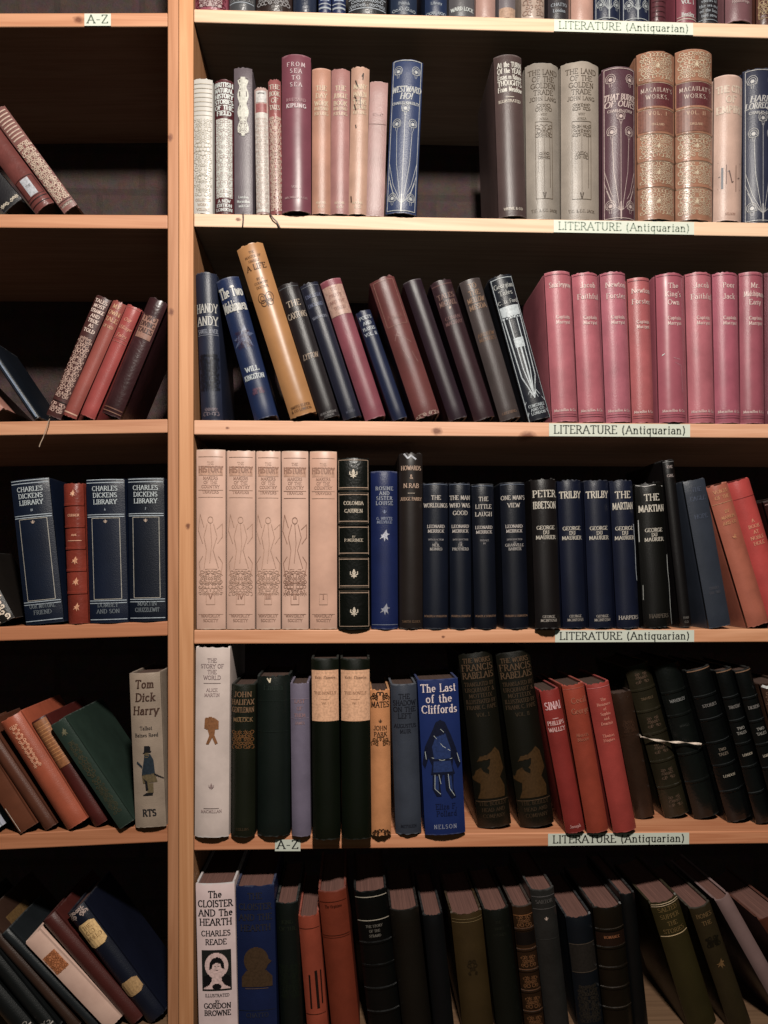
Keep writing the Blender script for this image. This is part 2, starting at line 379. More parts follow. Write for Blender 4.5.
def figure(fl, name, hw, z0, z1, second=None):
    h = z1 - z0
    q = lambda pts, sx=h: [(p[0] * sx, z0 + p[1] * h) for p in pts]
    if name == 'knight':
        fl.poly(q(ell(0, .90, .07, .08))); fl.poly(q([(-.11, .86), (-.06, .97), (.0, 1.0), (.06, .97), (.13, .80), (.19, .62), (.24, .42), (.2, .36), (.15, .50), (.13, .40), (.16, .30), (-.15, .30), (-.13, .42), (-.17, .52), (-.22, .38), (-.25, .44), (-.21, .66), (-.14, .80)]))
        fl.poly(q([(-.13, .31), (-.14, .12), (-.09, .02), (-.03, .02), (-.04, .16), (0, .30)])); fl.poly(q([(.02, .31), (.03, .10), (.10, -.02), (.16, .0), (.13, .12), (.14, .31)]))
    elif name == 'knight_mid':
        for s in ([(-.07, .78), (.06, .82), (.12, .62), (.11, .5), (-.1, .5), (-.12, .66)], [(-.11, .47), (.11, .47), (.13, .33), (-.12, .33)], [(-.11, .28), (-.06, .28), (-.06, .1), (-.1, .1)], [(.06, .28), (.11, .28), (.12, .08), (.08, .08)]):
            fl.poly(q(s))
    elif name == 'knight_light':
        for s in ([(-.09, .80), (.02, .66), (.11, .60)], [(-.13, .52), (.0, .48), (.13, .50)], [(-.21, .6), (-.2, .5)], [(.2, .56), (.23, .44)], [(-.1, .3), (-.11, .12), (-.04, .05)], [(.07, .3), (.08, .12), (.14, .02)], [(.0, .88), (.04, .84)], [(-.05, .3), (-.03, .18)]):
            fl.strip(q(s), .0006)
    elif name == 'hatman_dark':
        fl.poly(q([(-.06, .88), (-.05, 1.0), (.07, .99), (.07, .90), (.11, .88), (-.09, .85)]))
        fl.poly(q([(.12, .42), (.34, .30), (.34, .32), (.12, .46)])); fl.poly(q([(-.12, .02), (.08, .02), (.09, .07), (-.04, .07)])); fl.poly(q([(-.1, .36), (-.02, .30), (.0, .12), (-.05, .12), (-.06, .28)]))
    elif name == 'hatman_coat':
        fl.poly(q([(-.05, .82), (.06, .84), (.12, .72), (.14, .45), (-.12, .42), (-.1, .6), (-.2, .7), (-.22, .66), (-.1, .55)]))
    elif name == 'hatman_tan':
        fl.poly(q([(-.12, .42), (.14, .45), (.18, .28), (-.1, .26)])); fl.poly(q([(-.02, .26), (.1, .26), (.1, .07), (-.02, .07)])); fl.poly(q(ell(-.01, .82, .05, .055)))
    elif name == 'portrait_dark':
        fl.rect(-.36 * h, .36 * h, z0, z1, 10)
    elif name == 'portrait_light':
        fl.poly(q(ell(0, .62, .30, .33, 22)))
        fl.poly(q([(-.09, .36), (.09, .36), (.16, .2), (.34, .1), (.34, .02), (-.34, .02), (-.34, .1), (-.16, .2)]))
    elif name == 'portrait_hair':
        fl.poly(q([(-.19, .52), (-.17, .70), (-.1, .80), (.02, .84), (.12, .80), (.19, .68), (.2, .52), (.12, .56), (.10, .66), (0, .70), (-.10, .64), (-.12, .54)]))
        fl.strip(q([(-.05, .60), (-.02, .60)]), .0006); fl.strip(q([(.03, .60), (.07, .60)]), .0006); fl.strip(q([(-.02, .50), (.04, .50)]), .0007)
        fl.poly(q([(-.34, .34), (-.2, .40), (-.12, .24), (-.2, .12), (-.34, .05)])); fl.poly(q([(.34, .34), (.2, .40), (.12, .24), (.2, .12), (.34, .05)])); fl.poly(q(ell(0, .08, .12, .08)))
    elif name == 'bust':
        fl.poly(q(ell(0, .66, .30, .33, 20))); fl.poly(q([(-.36, .02), (-.36, .26), (-.24, .42), (.24, .42), (.38, .26), (.38, .02)])); fl.poly(q([(.28, .70), (.37, .62), (.28, .55)]))
    elif name == 'grotesque':
        fl.poly(q([(-.28, .0), (.26, .0), (.28, .2), (.20, .4), (.30, .55), (.24, .9), (.16, 1.0), (.08, .92), (-.02, .86), (-.16, .84), (-.22, .74), (-.10, .76), (.04, .78), (.02, .66), (-.04, .6), (.0, .56), (-.02, .48), (-.12, .54), (-.16, .62), (-.26, .56), (-.30, .46), (-.38, .44), (-.30, .36), (-.2, .3), (-.22, .14)]))
    elif name == 'angel':
        for s in (ell(0, .86, .04, .05, 10, 0, 359), [(-.05, .8), (-.10, .6), (-.06, .4), (-.10, .1)], [(.05, .8), (.10, .6), (.04, .4), (.12, .12)], [(-.1, .75), (-.16, .95), (-.19, .7), (-.12, .5)], [(.1, .72), (.18, .8), (.18, .6), (.11, .5)], [(-.08, .1), (.1, .1)], [(0, .8), (.02, .5), (-.01, .2)], [(.12, .3), (.18, .2), (.16, .02)], [(-.12, .3), (-.18, .2), (-.15, .0)]):
            fl.strip(q(s), .0007)
        filigree(fl, -.18 * h, .18 * h, z0 - .12 * h, z0 + .08 * h, 5, .004, .0006)
    elif name == 'figurine':
        fl.poly(q([(-.24, .95), (-.05, 1.0), (.08, .97), (.24, .85), (.24, .55), (.12, .55), (.10, .35), (.22, .06), (.12, .05), (.02, .28), (-.1, .04), (-.2, .04), (-.08, .35), (-.14, .55), (-.26, .6)]))
    elif name == 'fleur':
        for s in ([(0, 0), (0, 1)], [(-.3, .2), (.3, .2)], [(-.4, .75), (-.42, .45), (-.08, .3)], [(.4, .75), (.42, .45), (.08, .3)], [(-.16, .6), (0, 1), (.16, .6), (0, .35), (-.16, .6)]):
            fl.strip(q(s), h * .11)
    elif name == 'butterfly':
        for s in (-1, 1):
            fl.strip([(x * s, z) for x, z in q(ell(.28, .62, .26, .34, 12, 0, 359))], .0006); fl.strip([(x * s, z) for x, z in q(ell(.24, .26, .19, .22, 10, 0, 359))], .0006)
            fl.strip([(x * s, z) for x, z in q(ell(.26, .6, .13, .2, 8, 0, 359))], .0005)
        fl.strip(q([(0, .0), (0, .8)]), .001)
    elif name == 'bird':
        fl.poly(q([(-.4, .5), (-.1, .62), (.1, .9), (.16, 1.0), (.2, .7), (.42, .62), (.2, .5), (.3, .1), (.08, .3), (.0, .0), (-.1, .34), (-.42, .2), (-.2, .45)]))
    elif name == 'oct':
        c = .3; a = hw * .92; fl.poly([(-a, z0 + c * a), (-a * .6, z0), (a * .6, z0), (a, z0 + c * a), (a, z1 - c * a), (a * .6, z1), (-a * .6, z1), (-a, z1 - c * a)])
    elif name == 'medallion':
        a = hw * .62
        pts = []
        for i in range(33):
            v = i / 32; pts.append((a * (.55 + .45 * abs(math.sin(v * math.pi * 3.5 + .3))) * (1 if .04 < v < .96 else .4), z0 + h * v))
        fl.poly(pts + [(-x, z) for x, z in reversed(pts)])

BOOKS = []
INFO = []
def make_book(root_name, obs, k, hw, H, D, b, kind, bands, worn, pages, decor, seed, wear):
    root = bpy.data.objects.new('book', None); root.empty_display_size = .02; C.objects.link(root)
    V, Fc = cover_mesh(hw, H, D, b, bands, worn, seed)
    link_mesh('cover', V, Fc, book_mat(obs, k, kind, wear, seed), root)
    V, Fc = page_mesh(hw, H, D, b, seed)
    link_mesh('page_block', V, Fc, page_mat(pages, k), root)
    parts = {}
    order = []
    def get(name, col, off):
        key = (name, col, off)
        if key not in parts: parts[key] = Flat(); order.append(key)
        return parts[key]
    W = 2 * hw
    for d in decor:
        o = d[0]
        if o == 'T':       # lines, vtop (centre of first), dv, cap h, colour, width, opts
            _, lines, v, dv, h, col, wf = d[:7]; op = d[7] if len(d) > 7 else {}
            fl = get('lettering', col, .00045)
            for i, s in enumerate(lines):
                if s: fl.text(s, op.get('cx', 0) * hw, (v - dv * i - h * .46) * H, h * .92 * H, W * wf, op.get('b', 1.05) * .85, op.get('sl', 0), op.get('tr', .14), op.get('serif', True), op.get('st'))
        elif o == 'l':     # v, thickness (m), colour, width
            _, v, th, col = d[:4]; wf = d[4] if len(d) > 4 else .96
            get('ruled_band', col, .0004).rect(-hw * wf, hw * wf, v * H - th / 2, v * H + th / 2, 14)
        elif o == 'r':     # label v0 v1 colour width
            _, v0, v1, col = d[:4]; wf = d[4] if len(d) > 4 else .97
            get('title_label', col, .00025).rect(-hw * wf, hw * wf, v0 * H, v1 * H, 16)
        elif o == 'o':
            _, v0, v1, col = d[:4]; op = d[4] if len(d) > 4 else {}
            wf = op.get('w', .9); filigree(get('ornament', col, .0005), -hw * wf, hw * wf, v0 * H, v1 * H, op.get('seed', seed), op.get('cell', .0042), op.get('t', .00065))
        elif o == 'f':
            _, nm, v0, v1, col = d[:5]; get('ornament', col, .0005 + .00004 * (len(d) > 5 and d[5] or 0)).__class__
            figure(get('ornament', col, .0005 + .0001 * (d[5] if len(d) > 5 else 0)), nm, hw, v0 * H, v1 * H)
        elif o == 'fr':    # outline frame v0 v1 colour width
            _, v0, v1, col = d[:4]; wf = d[4] if len(d) > 4 else .85; fl = get('ruled_band', col, .0004)
            for z in (v0, v1): fl.rect(-hw * wf, hw * wf, z * H - .0003, z * H + .0003, 12)
            for s in (-1, 1): fl.rect(s * hw * wf - .0003, s * hw * wf + .0003, v0 * H, v1 * H)
        elif o == 's':     # free stroke: points in (u, v), width m, colour
            _, pts, w, col = d; get('ornament', col, .0005).strip([(p[0] * hw, p[1] * H) for p in pts], w)
        elif o == 'pk':    # feather design
            _, col = d; fl = get('ornament', col, .0005)
            r = hw * .26
            for x, v in ((-.58, .92), (.58, .92), (0, .68), (-.52, .58), (.52, .58), (-.6, .1), (.6, .1)): feather(fl, x * hw, v * H, r)
            for x, v in ((0, .64), (-.5, .53), (.5, .53)): fl.strip([(x * hw, v * H), (x * hw * .85, v * H * .6), (x * hw * .15, .07 * H)], .0005)
            for x, v in ((-.9, .33), (.9, .33), (-.9, .25), (.9, .25), (-.8, .2), (.8, .2)): fl.strip([(x * hw, v * H), (x * hw * .65, v * H * .55), (0, .06 * H)], .0005)
            fl.strip([(0, .01 * H), (0, .12 * H)], .0016)
            f2 = get('ruled_band', col, .0004)
            for s in (-1, 1): f2.rect(s * hw * .9 - .0003, s * hw * .9 + .0003, .015 * H, .985 * H)
            f2.rect(-hw * .9, hw * .9, .983 * H, .987 * H, 12); f2.rect(-hw * .9, hw * .9, .013 * H, .017 * H, 12)
    for key in order:
        name, col, off = key
        flat_part(name, parts[key], hw, b, off, ink_mat(col, k), root)
    return root

CROPS = {'A': (0, 0), 'B': (0, 240), 'C': (0, 460), 'D': (0, 640), 'E': (0, 840), 'F': (185, 0), 'G': (370, 0), 'H': (568, 0), 'I': (185, 230), 'J': (370, 230), 'K': (568, 230),
         'L': (185, 430), 'M': (370, 430), 'N': (568, 430), 'O': (185, 635), 'Q': (568, 635), 'R': (185, 840), 'S': (370, 840), 'T': (568, 840)}
CROPS['p'] = (370, 635)
SHELF = {}
CTX = {}
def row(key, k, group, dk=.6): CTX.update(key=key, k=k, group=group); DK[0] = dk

def b(crop, xb, yb, xt, yt, w, obs, label, decor=(), kind='cloth', Y=None, D=None, bulge=.24, bands=(), worn=1.0, pages=None, wear=.6, yaw=0, group=None, k=1.0):
    """one book from the photo's measurements: bottom centre, top centre and breadth of its spine"""
    if crop == '0': x0, y0, s = 0, 0, 1.0
    else: (x0, y0), s = CROPS[crop], 3.84
    if Y is None: Y = {'R5': -.009, 'R4': -.002, 'L5': -.004}.get(CTX['key'], .002)
    Ye = Y + .75 * min(.0085, bulge * w / s * .00112)      # the outline of the spine lies a little behind its foremost line
    pb = P(x0 + xb / s, y0 + yb / s, Ye); pt = P(x0 + xt / s, y0 + yt / s, Ye)
    pb.z = P(x0 + xb / s, y0 + yb / s, Y).z; pt.z = P(x0 + xt / s, y0 + yt / s, Y).z
    pl = P(x0 + xb / s - w / s / 2, y0 + yb / s, Ye); pr = P(x0 + xb / s + w / s / 2, y0 + yb / s, Ye)
    W = (pr - pl).length * .992; hw = W / 2
    a = math.atan2(pt.x - pb.x, pt.z - pb.z)
    sh = SHELF[CTX['key']]
    z = max(sh(pb.x + s_ * hw * math.cos(a)) + s_ * hw * math.sin(a) for s_ in (-1, 1)) + .0003
    H = (pt.z - z) / math.cos(a)
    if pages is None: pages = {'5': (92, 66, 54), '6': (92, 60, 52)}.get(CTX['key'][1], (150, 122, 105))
    if D is None: D = max(.09, min(.135, H * .67))
    D = min(D, .232 - Y)
    seed = len(BOOKS) + 1
    r = make_book('book', obs, CTX['k'] * k, hw, H, D, min(.0085, bulge * W), kind, list(bands), worn, pages, list(decor), seed, wear)
    r.location = (pb.x, Y, z); r.rotation_euler = (0, a, math.radians(yaw)) 
    r['label'] = label; r['category'] = 'book'; r['group'] = group or CTX['group']
    BOOKS.append(r); INFO.append((CTX['key'], pb.x, z, a, hw, H, Y, Y + D, label))
    return r, (hw, H, D)

# ------------------------------------------------------------------ setting: wall, floor, two bookcases
def box_mesh(x0, x1, y0, y1, z0, z1, cuts=1, zf=None):
    """a board; zf(x) -> (bottom, top) lets it sag or tilt along its length"""
    V = []; Fc = []
    for i in range(cuts + 1):
        x = x0 + (x1 - x0) * i / cuts
        lo, hi = zf(x) if zf else (z0, z1)
        V += [(x, y0, lo), (x, y1, lo), (x, y1, hi), (x, y0, hi)]
    for i in range(cuts):
        a = 4 * i; c = a + 4
        for q in range(4):
            r = (q + 1) % 4; Fc.append((a + q, c + q, c + r, a + r)[::-1])
    Fc.append((0, 1, 2, 3)[::-1]); e = 4 * cuts; Fc.append((e, e + 1, e + 2, e + 3))
    return V, Fc
def board(name, *a, mat=None, parent=None, bev=.0012, **k):
    V, Fc = box_mesh(*a, **k)
    o = link_mesh(name, V, Fc, mat, parent, smooth=False)
    bm = bmesh.new(); bm.from_mesh(o.data); bmesh.ops.recalc_face_normals(bm, faces=bm.faces); bm.to_mesh(o.data); bm.free()
    if bev:
        m = o.modifiers.new('edge', 'BEVEL'); m.width = bev; m.segments = 2; m.limit_method = 'ANGLE'
    return o

stone = bpy.data.materials.new('rough dark masonry'); stone.use_nodes = True; nt = stone.node_tree; bs = nt.nodes['Principled BSDF']
tc = nn(nt, 'ShaderNodeTexCoord'); mp = nn(nt, 'ShaderNodeMapping'); mp.inputs['Rotation'].default_value = (math.radians(90), 0, 0); L(nt, tc.outputs['Object'], mp.inputs[0])
br = nn(nt, 'ShaderNodeTexBrick', Scale=4.2, Mortar__Size=.02); br.inputs['Color1'].default_value = (.10, .065, .06, 1); br.inputs['Color2'].default_value = (.09, .055, .052, 1); br.inputs['Mortar'].default_value = (.075, .05, .045, 1)
L(nt, mp.outputs[0], br.inputs['Vector'])
n1 = nn(nt, 'ShaderNodeTexNoise', Scale=60.0, Detail=10.0, Roughness=.8); L(nt, tc.outputs['Object'], n1.inputs['Vector'])
mx = nn(nt, 'ShaderNodeMix', _data_type='RGBA', _blend_type='OVERLAY', Factor=.9); L(nt, br.outputs['Color'], mx.inputs['A']); L(nt, n1.outputs['Color'], mx.inputs['B']); L(nt, mx.outputs['Result'], bs.inputs['Base Color'])
bs.inputs['Roughness'].default_value = .9
bp = nn(nt, 'ShaderNodeBump', Strength=.8, Distance=.01); L(nt, n1.outputs['Fac'], bp.inputs['Height']); L(nt, bp.outputs[0], bs.inputs['Normal'])
w = board('wall_back', -1.6, 1.7, .262, .38, -.02, 2.6, mat=stone, bev=0); w['kind'] = 'structure'
fm = wood_mat('floor boards', (.09, .05, .03), (.16, .09, .05), 0, 4)
f = board('floor', -1.6, 1.7, -2.6, .262, -.06, 0, mat=fm, bev=0); f['kind'] = 'structure'

POST = wood_mat('old pine upright', (.54, .235, .10), (.70, .345, .17), 2, 1, [(P(188, 526).x, 0, P(188, 526).z, .0025)])
POST2 = wood_mat('old pine upright of the next case', (.42, .18, .085), (.54, .25, .13), 2, 2, [(P(169.5, 136).x, 0, P(176, 136).z, .003), (P(170.5, 311).x, 0, P(176, 311).z, .003)])
def case(label): 
    o = bpy.data.objects.new('bookcase', None); C.objects.link(o); o['label'] = label; o['category'] = 'bookcase'; o['group'] = 'pine bookcases'
    return o
RC = case('pine bookcase with long shelves labelled literature and a thick pale front upright')
LC = case('narrower pine bookcase with nearly black interior and half-empty shelves of leaning books')
DEP = .252
xa = P(193.4, 575).x; xb_ = P(178.6, 575).x; xc_ = P(167.6, 575, .0035).x
board('upright', xb_, xa, 0, DEP, 0, 2.22, mat=POST, parent=RC)
board('upright', .74, .758, 0, DEP, 0, 2.22, mat=POST, parent=RC)
board('upright', xc_, xb_ - .0009, .0035, DEP, 0, 2.20, mat=POST2, parent=LC)
board('upright', -.68, -.664, .0035, DEP, 0, 2.20, mat=POST2, parent=LC)

def line2(p, q, Yf=0.0):
    A_, B_ = P(*p, Yf), P(*q, Yf)
    return lambda x: A_.z + (B_.z - A_.z) * (x - A_.x) / (B_.x - A_.x)
dim = ((.16, .09, .05), (.24, .14, .08)); lo1 = ((.50, .215, .115), (.66, .33, .19)); lo2 = ((.40, .145, .065), (.55, .22, .11)); pale = ((.68, .42, .27), (.84, .58, .40)); mid = ((.64, .31, .18), (.82, .46, .30)); red = ((.55, .20, .095), (.76, .34, .18))  # light's fade from top shelf down put into board colours; lowest ones painted shaded
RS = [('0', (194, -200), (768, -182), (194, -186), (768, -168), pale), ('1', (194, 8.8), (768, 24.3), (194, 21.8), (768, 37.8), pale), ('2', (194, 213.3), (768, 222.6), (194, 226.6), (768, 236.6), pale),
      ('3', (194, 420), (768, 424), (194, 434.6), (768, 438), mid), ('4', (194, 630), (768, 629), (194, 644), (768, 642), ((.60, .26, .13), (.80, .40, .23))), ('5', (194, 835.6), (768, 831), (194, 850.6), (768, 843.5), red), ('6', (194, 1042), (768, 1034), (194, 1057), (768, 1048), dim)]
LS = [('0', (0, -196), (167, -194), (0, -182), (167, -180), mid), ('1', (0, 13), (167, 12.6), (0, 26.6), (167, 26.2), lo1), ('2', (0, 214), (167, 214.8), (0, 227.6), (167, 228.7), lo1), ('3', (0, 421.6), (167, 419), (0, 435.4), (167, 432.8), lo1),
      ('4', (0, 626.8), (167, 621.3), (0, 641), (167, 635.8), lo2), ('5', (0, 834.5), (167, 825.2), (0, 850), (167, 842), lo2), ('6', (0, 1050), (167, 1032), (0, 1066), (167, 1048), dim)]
KN = {('R', '3'): [(437, 431, .004), (528, 437, .0065), (227, 428, .0015)], ('R', '2'): [(238, 219, .002)], ('L', '1'): [(77, 17, .004)], ('R', '4'): [(443, 637, .0015)], ('L', '6'): []}
for side, rows_, x0, x1, par in (('R', RS, xa + .0002, .7398, RC), ('L', LS, -.6638, xc_ - .0002, LC)):
    for i, (kk, a, b2, c, d, col) in enumerate(rows_):
        yf = .0012 if side == 'R' else .0045; up = line2(a, b2, yf); lo = line2(c, d, yf)
        kn = [(P(px, py).x, 0, P(px, py).z, r) for px, py, r in KN.get((side, kk), [])]
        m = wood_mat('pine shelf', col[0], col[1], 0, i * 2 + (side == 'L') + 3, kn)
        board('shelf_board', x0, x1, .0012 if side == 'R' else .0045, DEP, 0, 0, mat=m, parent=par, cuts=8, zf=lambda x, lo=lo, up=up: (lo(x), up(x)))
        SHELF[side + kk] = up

paper = bpy.data.materials.new('label paper'); paper.use_nodes = True; pb_ = paper.node_tree.nodes['Principled BSDF']; pb_.inputs['Base Color'].default_value = (.66, .69, .60, 1); pb_.inputs['Roughness'].default_value = .45
def shelf_label(par, txt, p0, p1, p2, p3, ink, Yf, tw=.93, th=.62):
    """strip of paper stuck on a shelf edge: corners are bottom-left, bottom-right, top-right, top-left"""
    q = [P(*p, Yf) for p in (p0, p1, p2, p3)]
    V = [tuple(v) for v in q] + [(v.x, v.y - .0004, v.z) for v in q]
    o = link_mesh('shelf_label', V, [(0, 1, 2, 3), (7, 6, 5, 4)[::-1], (0, 4, 5, 1), (1, 5, 6, 2), (2, 6, 7, 3), (3, 7, 4, 0)], paper, par, smooth=False)
    fl = Flat(); wd = q[1].x - q[0].x; hh = q[3].z - q[0].z
    fl.text(txt, 0, 0, hh * th, wd * tw, 1.0, stretch=True)
    sl = (q[1].z - q[0].z) / wd
    vs = [(q[0].x + wd * .5 + x, Yf - .0006, q[0].z + hh * .22 + z + sl * (wd * .5 + x)) for x, z in fl.v]
    link_mesh('lettering', vs, fl.f, ink_mat(ink, 1.0), o, smooth=False)
FAINT = (168, 178, 152); INK = (70, 70, 62)  # washed-out glare on the upper labels put into a paler ink
def rl(px, py, n, off):     # point on a right-hand shelf front at given share of its height
    pass
LT = 'LITERATURE (Antiquarian)'
for (kk, x0, x1, ink) in (('1', 554, 693, FAINT), ('2', 553.6, 694, FAINT), ('3', 549, 690, (110, 112, 98)), ('4', 555, 694, (75, 75, 66)), ('5', 548, 689, (75, 72, 62))):
    r = [q for q in RS if q[0] == kk][0]
    f = lambda p, q, x: p[1] + (q[1] - p[1]) * (x - p[0]) / (q[0] - p[0])
    shelf_label(RC, LT, (x0, f(r[3], r[4], x0) - .5), (x1, f(r[3], r[4], x1) - .5), (x1, f(r[1], r[2], x1) + .9), (x0, f(r[1], r[2], x0) + .9), ink, .0008)
shelf_label(RC, 'A-Z', (275, 851), (300.5, 851), (300.5, 839.5), (275, 839.5), (60, 62, 58), .0008, .8, .72)
shelf_label(LC, 'A-Z', (84.5, 26), (111, 26), (111, 13.8), (84.5, 13.8), (120, 130, 105), .0041, .76, .66)

# ------------------------------------------------------------------ the books, shelf by shelf
CR = (235, 215, 190); WH = (240, 238, 225); GD = (205, 165, 110)
k0, k1, k2, k3, k4, k5 = 1.45, 1.25, 1.0, .74, .50, .36
g0 = 'books on the uppermost shelf cut by the top edge'
row('R1', k0, 'books on the uppermost shelf of the wide bookcase', 0.75)
def top(x0, x1, obs, label, decor=(), yb=8, **k):
    return b('0', (x0 + x1) / 2, yb, (x0 + x1) / 2, k.pop('yt', -150), x1 - x0, obs, label, decor, **k)
S_ = (190, 195, 200)
top(194.8, 227.5, (175, 80, 95), 'crimson book with cream ribbed base, first beside the upright on the uppermost shelf', [('r', .02, .1, (225, 190, 180), .7), ('o', .02, .2, (130, 40, 55))], kind='leather')
top(229.2, 254.5, (95, 92, 92), 'grey-black worn book beside the crimson one on the uppermost shelf', [('l', .05, .001, S_), ('o', .06, .12, (150, 145, 140))], kind='leather')
top(255.5, 292, (70, 50, 45), 'broad brown-black leather book with a flaking foot on the uppermost shelf', [('o', .04, .3, (175, 165, 160), {'t': .0009})], kind='leather', worn=2.5)
top(293.2, 316, (50, 60, 85), 'plain slate navy book with dark rubbed foot on the uppermost shelf', (), kind='leather')
bl = [('l', .03, .002, S_), ('l', .055, .0012, S_), ('r', .075, .13, (190, 205, 225), .7), ('l', .15, .0016, S_)]
top(318.6, 331.2, (35, 55, 110), 'thin blue book with silver bands, first of a pair on the uppermost shelf', bl, group='thin blue banded pair')
top(332.2, 345.6, (35, 55, 110), 'thin blue book with silver bands, second of a pair, touching the charcoal leather volume', bl, group='thin blue banded pair')
top(348, 386.6, (65, 62, 62), 'broad charcoal leather book with silver tooling near its foot', [('l', .035, .001, S_), ('l', .1, .001, S_), ('o', .04, .095, S_), ('o', .12, .3, (120, 120, 118))], kind='leather', bulge=.2)
top(390.6, 417, (45, 62, 92), 'slate blue book with rubbed white foot beside the broad charcoal volume', [('T', ['Publish'], .07, 0, .018, S_, .6), ('o', .02, .045, S_)], worn=2.2, wear=1.0)
top(425, 447, (40, 62, 105), 'blue book with peeling pale joint between slate blue and pale grey books', [('T', ['Library'], .075, 0, .018, S_, .6), ('o', .0, .03, S_)], worn=2.4, wear=1.0)
top(449, 474.8, (105, 98, 98), 'grey cloth book with white publisher name at its foot, uppermost shelf', [('T', ['WARD LOCK'], .045, 0, .024, WH, .86, {'b': 1.3})])
top(475.8, 495.5, (215, 160, 140), 'plain salmon pink book beside the grey cloth one on the uppermost shelf', ())
top(498.8, 515.5, (140, 125, 125), 'narrow grey book with a tan patch at its foot, uppermost shelf', [('r', 0.0, .06, (225, 175, 140))])
top(521.5, 544.6, (225, 190, 165), 'cream book mottled with brown foxing on the uppermost shelf', [('o', .02, .4, (200, 150, 125), {'cell': .006})], kind='leather', worn=1.6)
top(548, 569, (72, 62, 65), 'dark charcoal book with white publisher lettering at its foot above the label', [('T', ['CHATTO', 'London'], .085, .035, .02, S_, .8)], worn=1.6)
top(571.4, 593.5, (232, 170, 145), 'plain peach book beside two navy peacock bindings on the uppermost shelf', ())
top(594.5, 621, (40, 52, 88), 'navy peacock-feather book beside the peach book, uppermost shelf', [('pk', (205, 205, 200))], group='peacock bindings')
top(622, 650.4, (40, 52, 88), 'navy peacock-feather book beside the ribbed maroon book, uppermost shelf', [('pk', (205, 205, 200))], group='peacock bindings')
top(651.6, 666, (115, 55, 62), 'narrow maroon book ribbed with fine bands, uppermost shelf', [('l', .03 + .03 * i, .0006, (80, 35, 40)) for i in range(12)], kind='leather')
top(676.8, 696.8, (165, 75, 88), 'crimson second volume with white foot lettering on the uppermost shelf', [('T', ['VOL. 1', '', 'Bentley'], .12, .036, .024, WH, .6), ('l', .02, .001, CR), ('l', .035, .0006, CR)])
top(698.2, 718.5, (55, 48, 52), 'blackish book crowded with rows of small white lettering, uppermost shelf', [('T', ['stories of', 'the sea and', 'of the land', 'told anew'], .13, .028, .018, S_, .9), ('l', .02, .0006, S_)])
top(726, 753, (150, 95, 98), 'mauve book with a pale ruled band, near the end of the uppermost shelf', [('l', .15, .0012, (215, 175, 170)), ('T', ['Routledge'], .115, 0, .02, (215, 180, 170), .7)], Y=-.004)
top(757, 779, (115, 65, 50), 'brown leather book cut off by the frame edge on the uppermost shelf', [('fr', .04, .4, GD), ('o', .06, .14, GD)], kind='leather')

# second row --------------------------------------------------------
row('R2', k1, 'books on the second shelf of the wide bookcase', 0.8)
orn = (150, 110, 75)
b('F', 70, 812, 70, 298, 72, (236, 222, 205), 'cream book covered in pale gold ornament, first beside the upright on the second shelf', [('l', .955 - .033 * i, .0007, (222, 200, 170)) for i in range(8)] + [('o', .13, .70, (226, 206, 176), {'cell': .0045, 't': .0005}), ('T', ['COLLECTED', 'WORKS', 'VOLUME'], .10, .035, .02, (190, 150, 110), .8)], kind='jacket', bulge=.1)
b('F', 152, 814, 150, 302, 72, (110, 45, 50), 'maroon book nearly covered by heavy white ornament on the second shelf', [('T', ['BRITISH', 'NATURAL', 'HISTORY', 'STORIES', 'OF THE', 'FIELD'], .955, .042, .034, WH, .95, {'b': 1.8}), ('r', .12, .705, (238, 232, 215), .86), ('o', .12, .705, (190, 150, 138), {'t': .00045, 'cell': .005}), ('T', ['A NEW', 'EDITION', 'LONDON'], .095, .032, .024, WH, .85, {'b': 1.5})], kind='cloth')
b('F', 225, 815, 223, 256, 70, (118, 100, 104), 'dark grey book with a tall cream lettered cartouche on its spine', [('f', 'medallion', .53, .93, (232, 222, 200)), ('T', list('KENIL'), .905, .045, .038, (110, 90, 85), .5, {'b': 1.5, 'st': True}), ('o', .54, .66, (120, 95, 90), {'w': .5, 't': .0006}), ('T', ['London', 'Macmillan', 'and Co'], .115, .03, .018, WH, .7)], bulge=.08)
b('F', 300, 815, 292, 333, 52, (215, 170, 155), 'narrow white and pink ornamented book with a red patch, second shelf', [('r', .02, .8, (238, 222, 205), .93), ('o', .04, .76, (218, 180, 160), {'cell': .004, 't': .0005}), ('r', .8, .87, (185, 100, 95), .8), ('r', .88, .97, (235, 222, 210), .8), ('l', .95, .001, (60, 40, 40), .5)], kind='leather', worn=1.8)
b('F', 352, 817, 343, 302, 48, (180, 95, 90), 'narrow red and cream ornamented book with red title, beside the tall maroon volume', [('T', ['THE', 'BOOK', 'OF', 'TALES'], .94, .05, .035, CR, .8), ('o', .03, .72, (232, 190, 165), {'cell': .0034, 't': .0009})], kind='leather', worn=1.8)
b('F', 428, 828, 427, 207, 112, (142, 72, 84), 'tall broad maroon book titled from sea to sea on the second shelf', [('T', ['FROM', 'SEA', 'TO', 'SEA'], .935, .043, .028, (232, 200, 195), .62, {'tr': .5}), ('T', ['RUDYARD'], .71, 0, .020, (205, 150, 150), .66, {'tr': .3}), ('T', ['KIPLING'], .672, 0, .026, (232, 205, 200), .66, {'tr': .3, 'b': 1.6}), ('T', ['VOL. II'], .155, 0, .016, (215, 170, 165), .42), ('T', ['MACMILLAN & CO.'], .088, 0, .014, (205, 160, 155), .8)], Y=-.008, bulge=.2, worn=1.4, kind='jacket')
tn = (236, 205, 165)
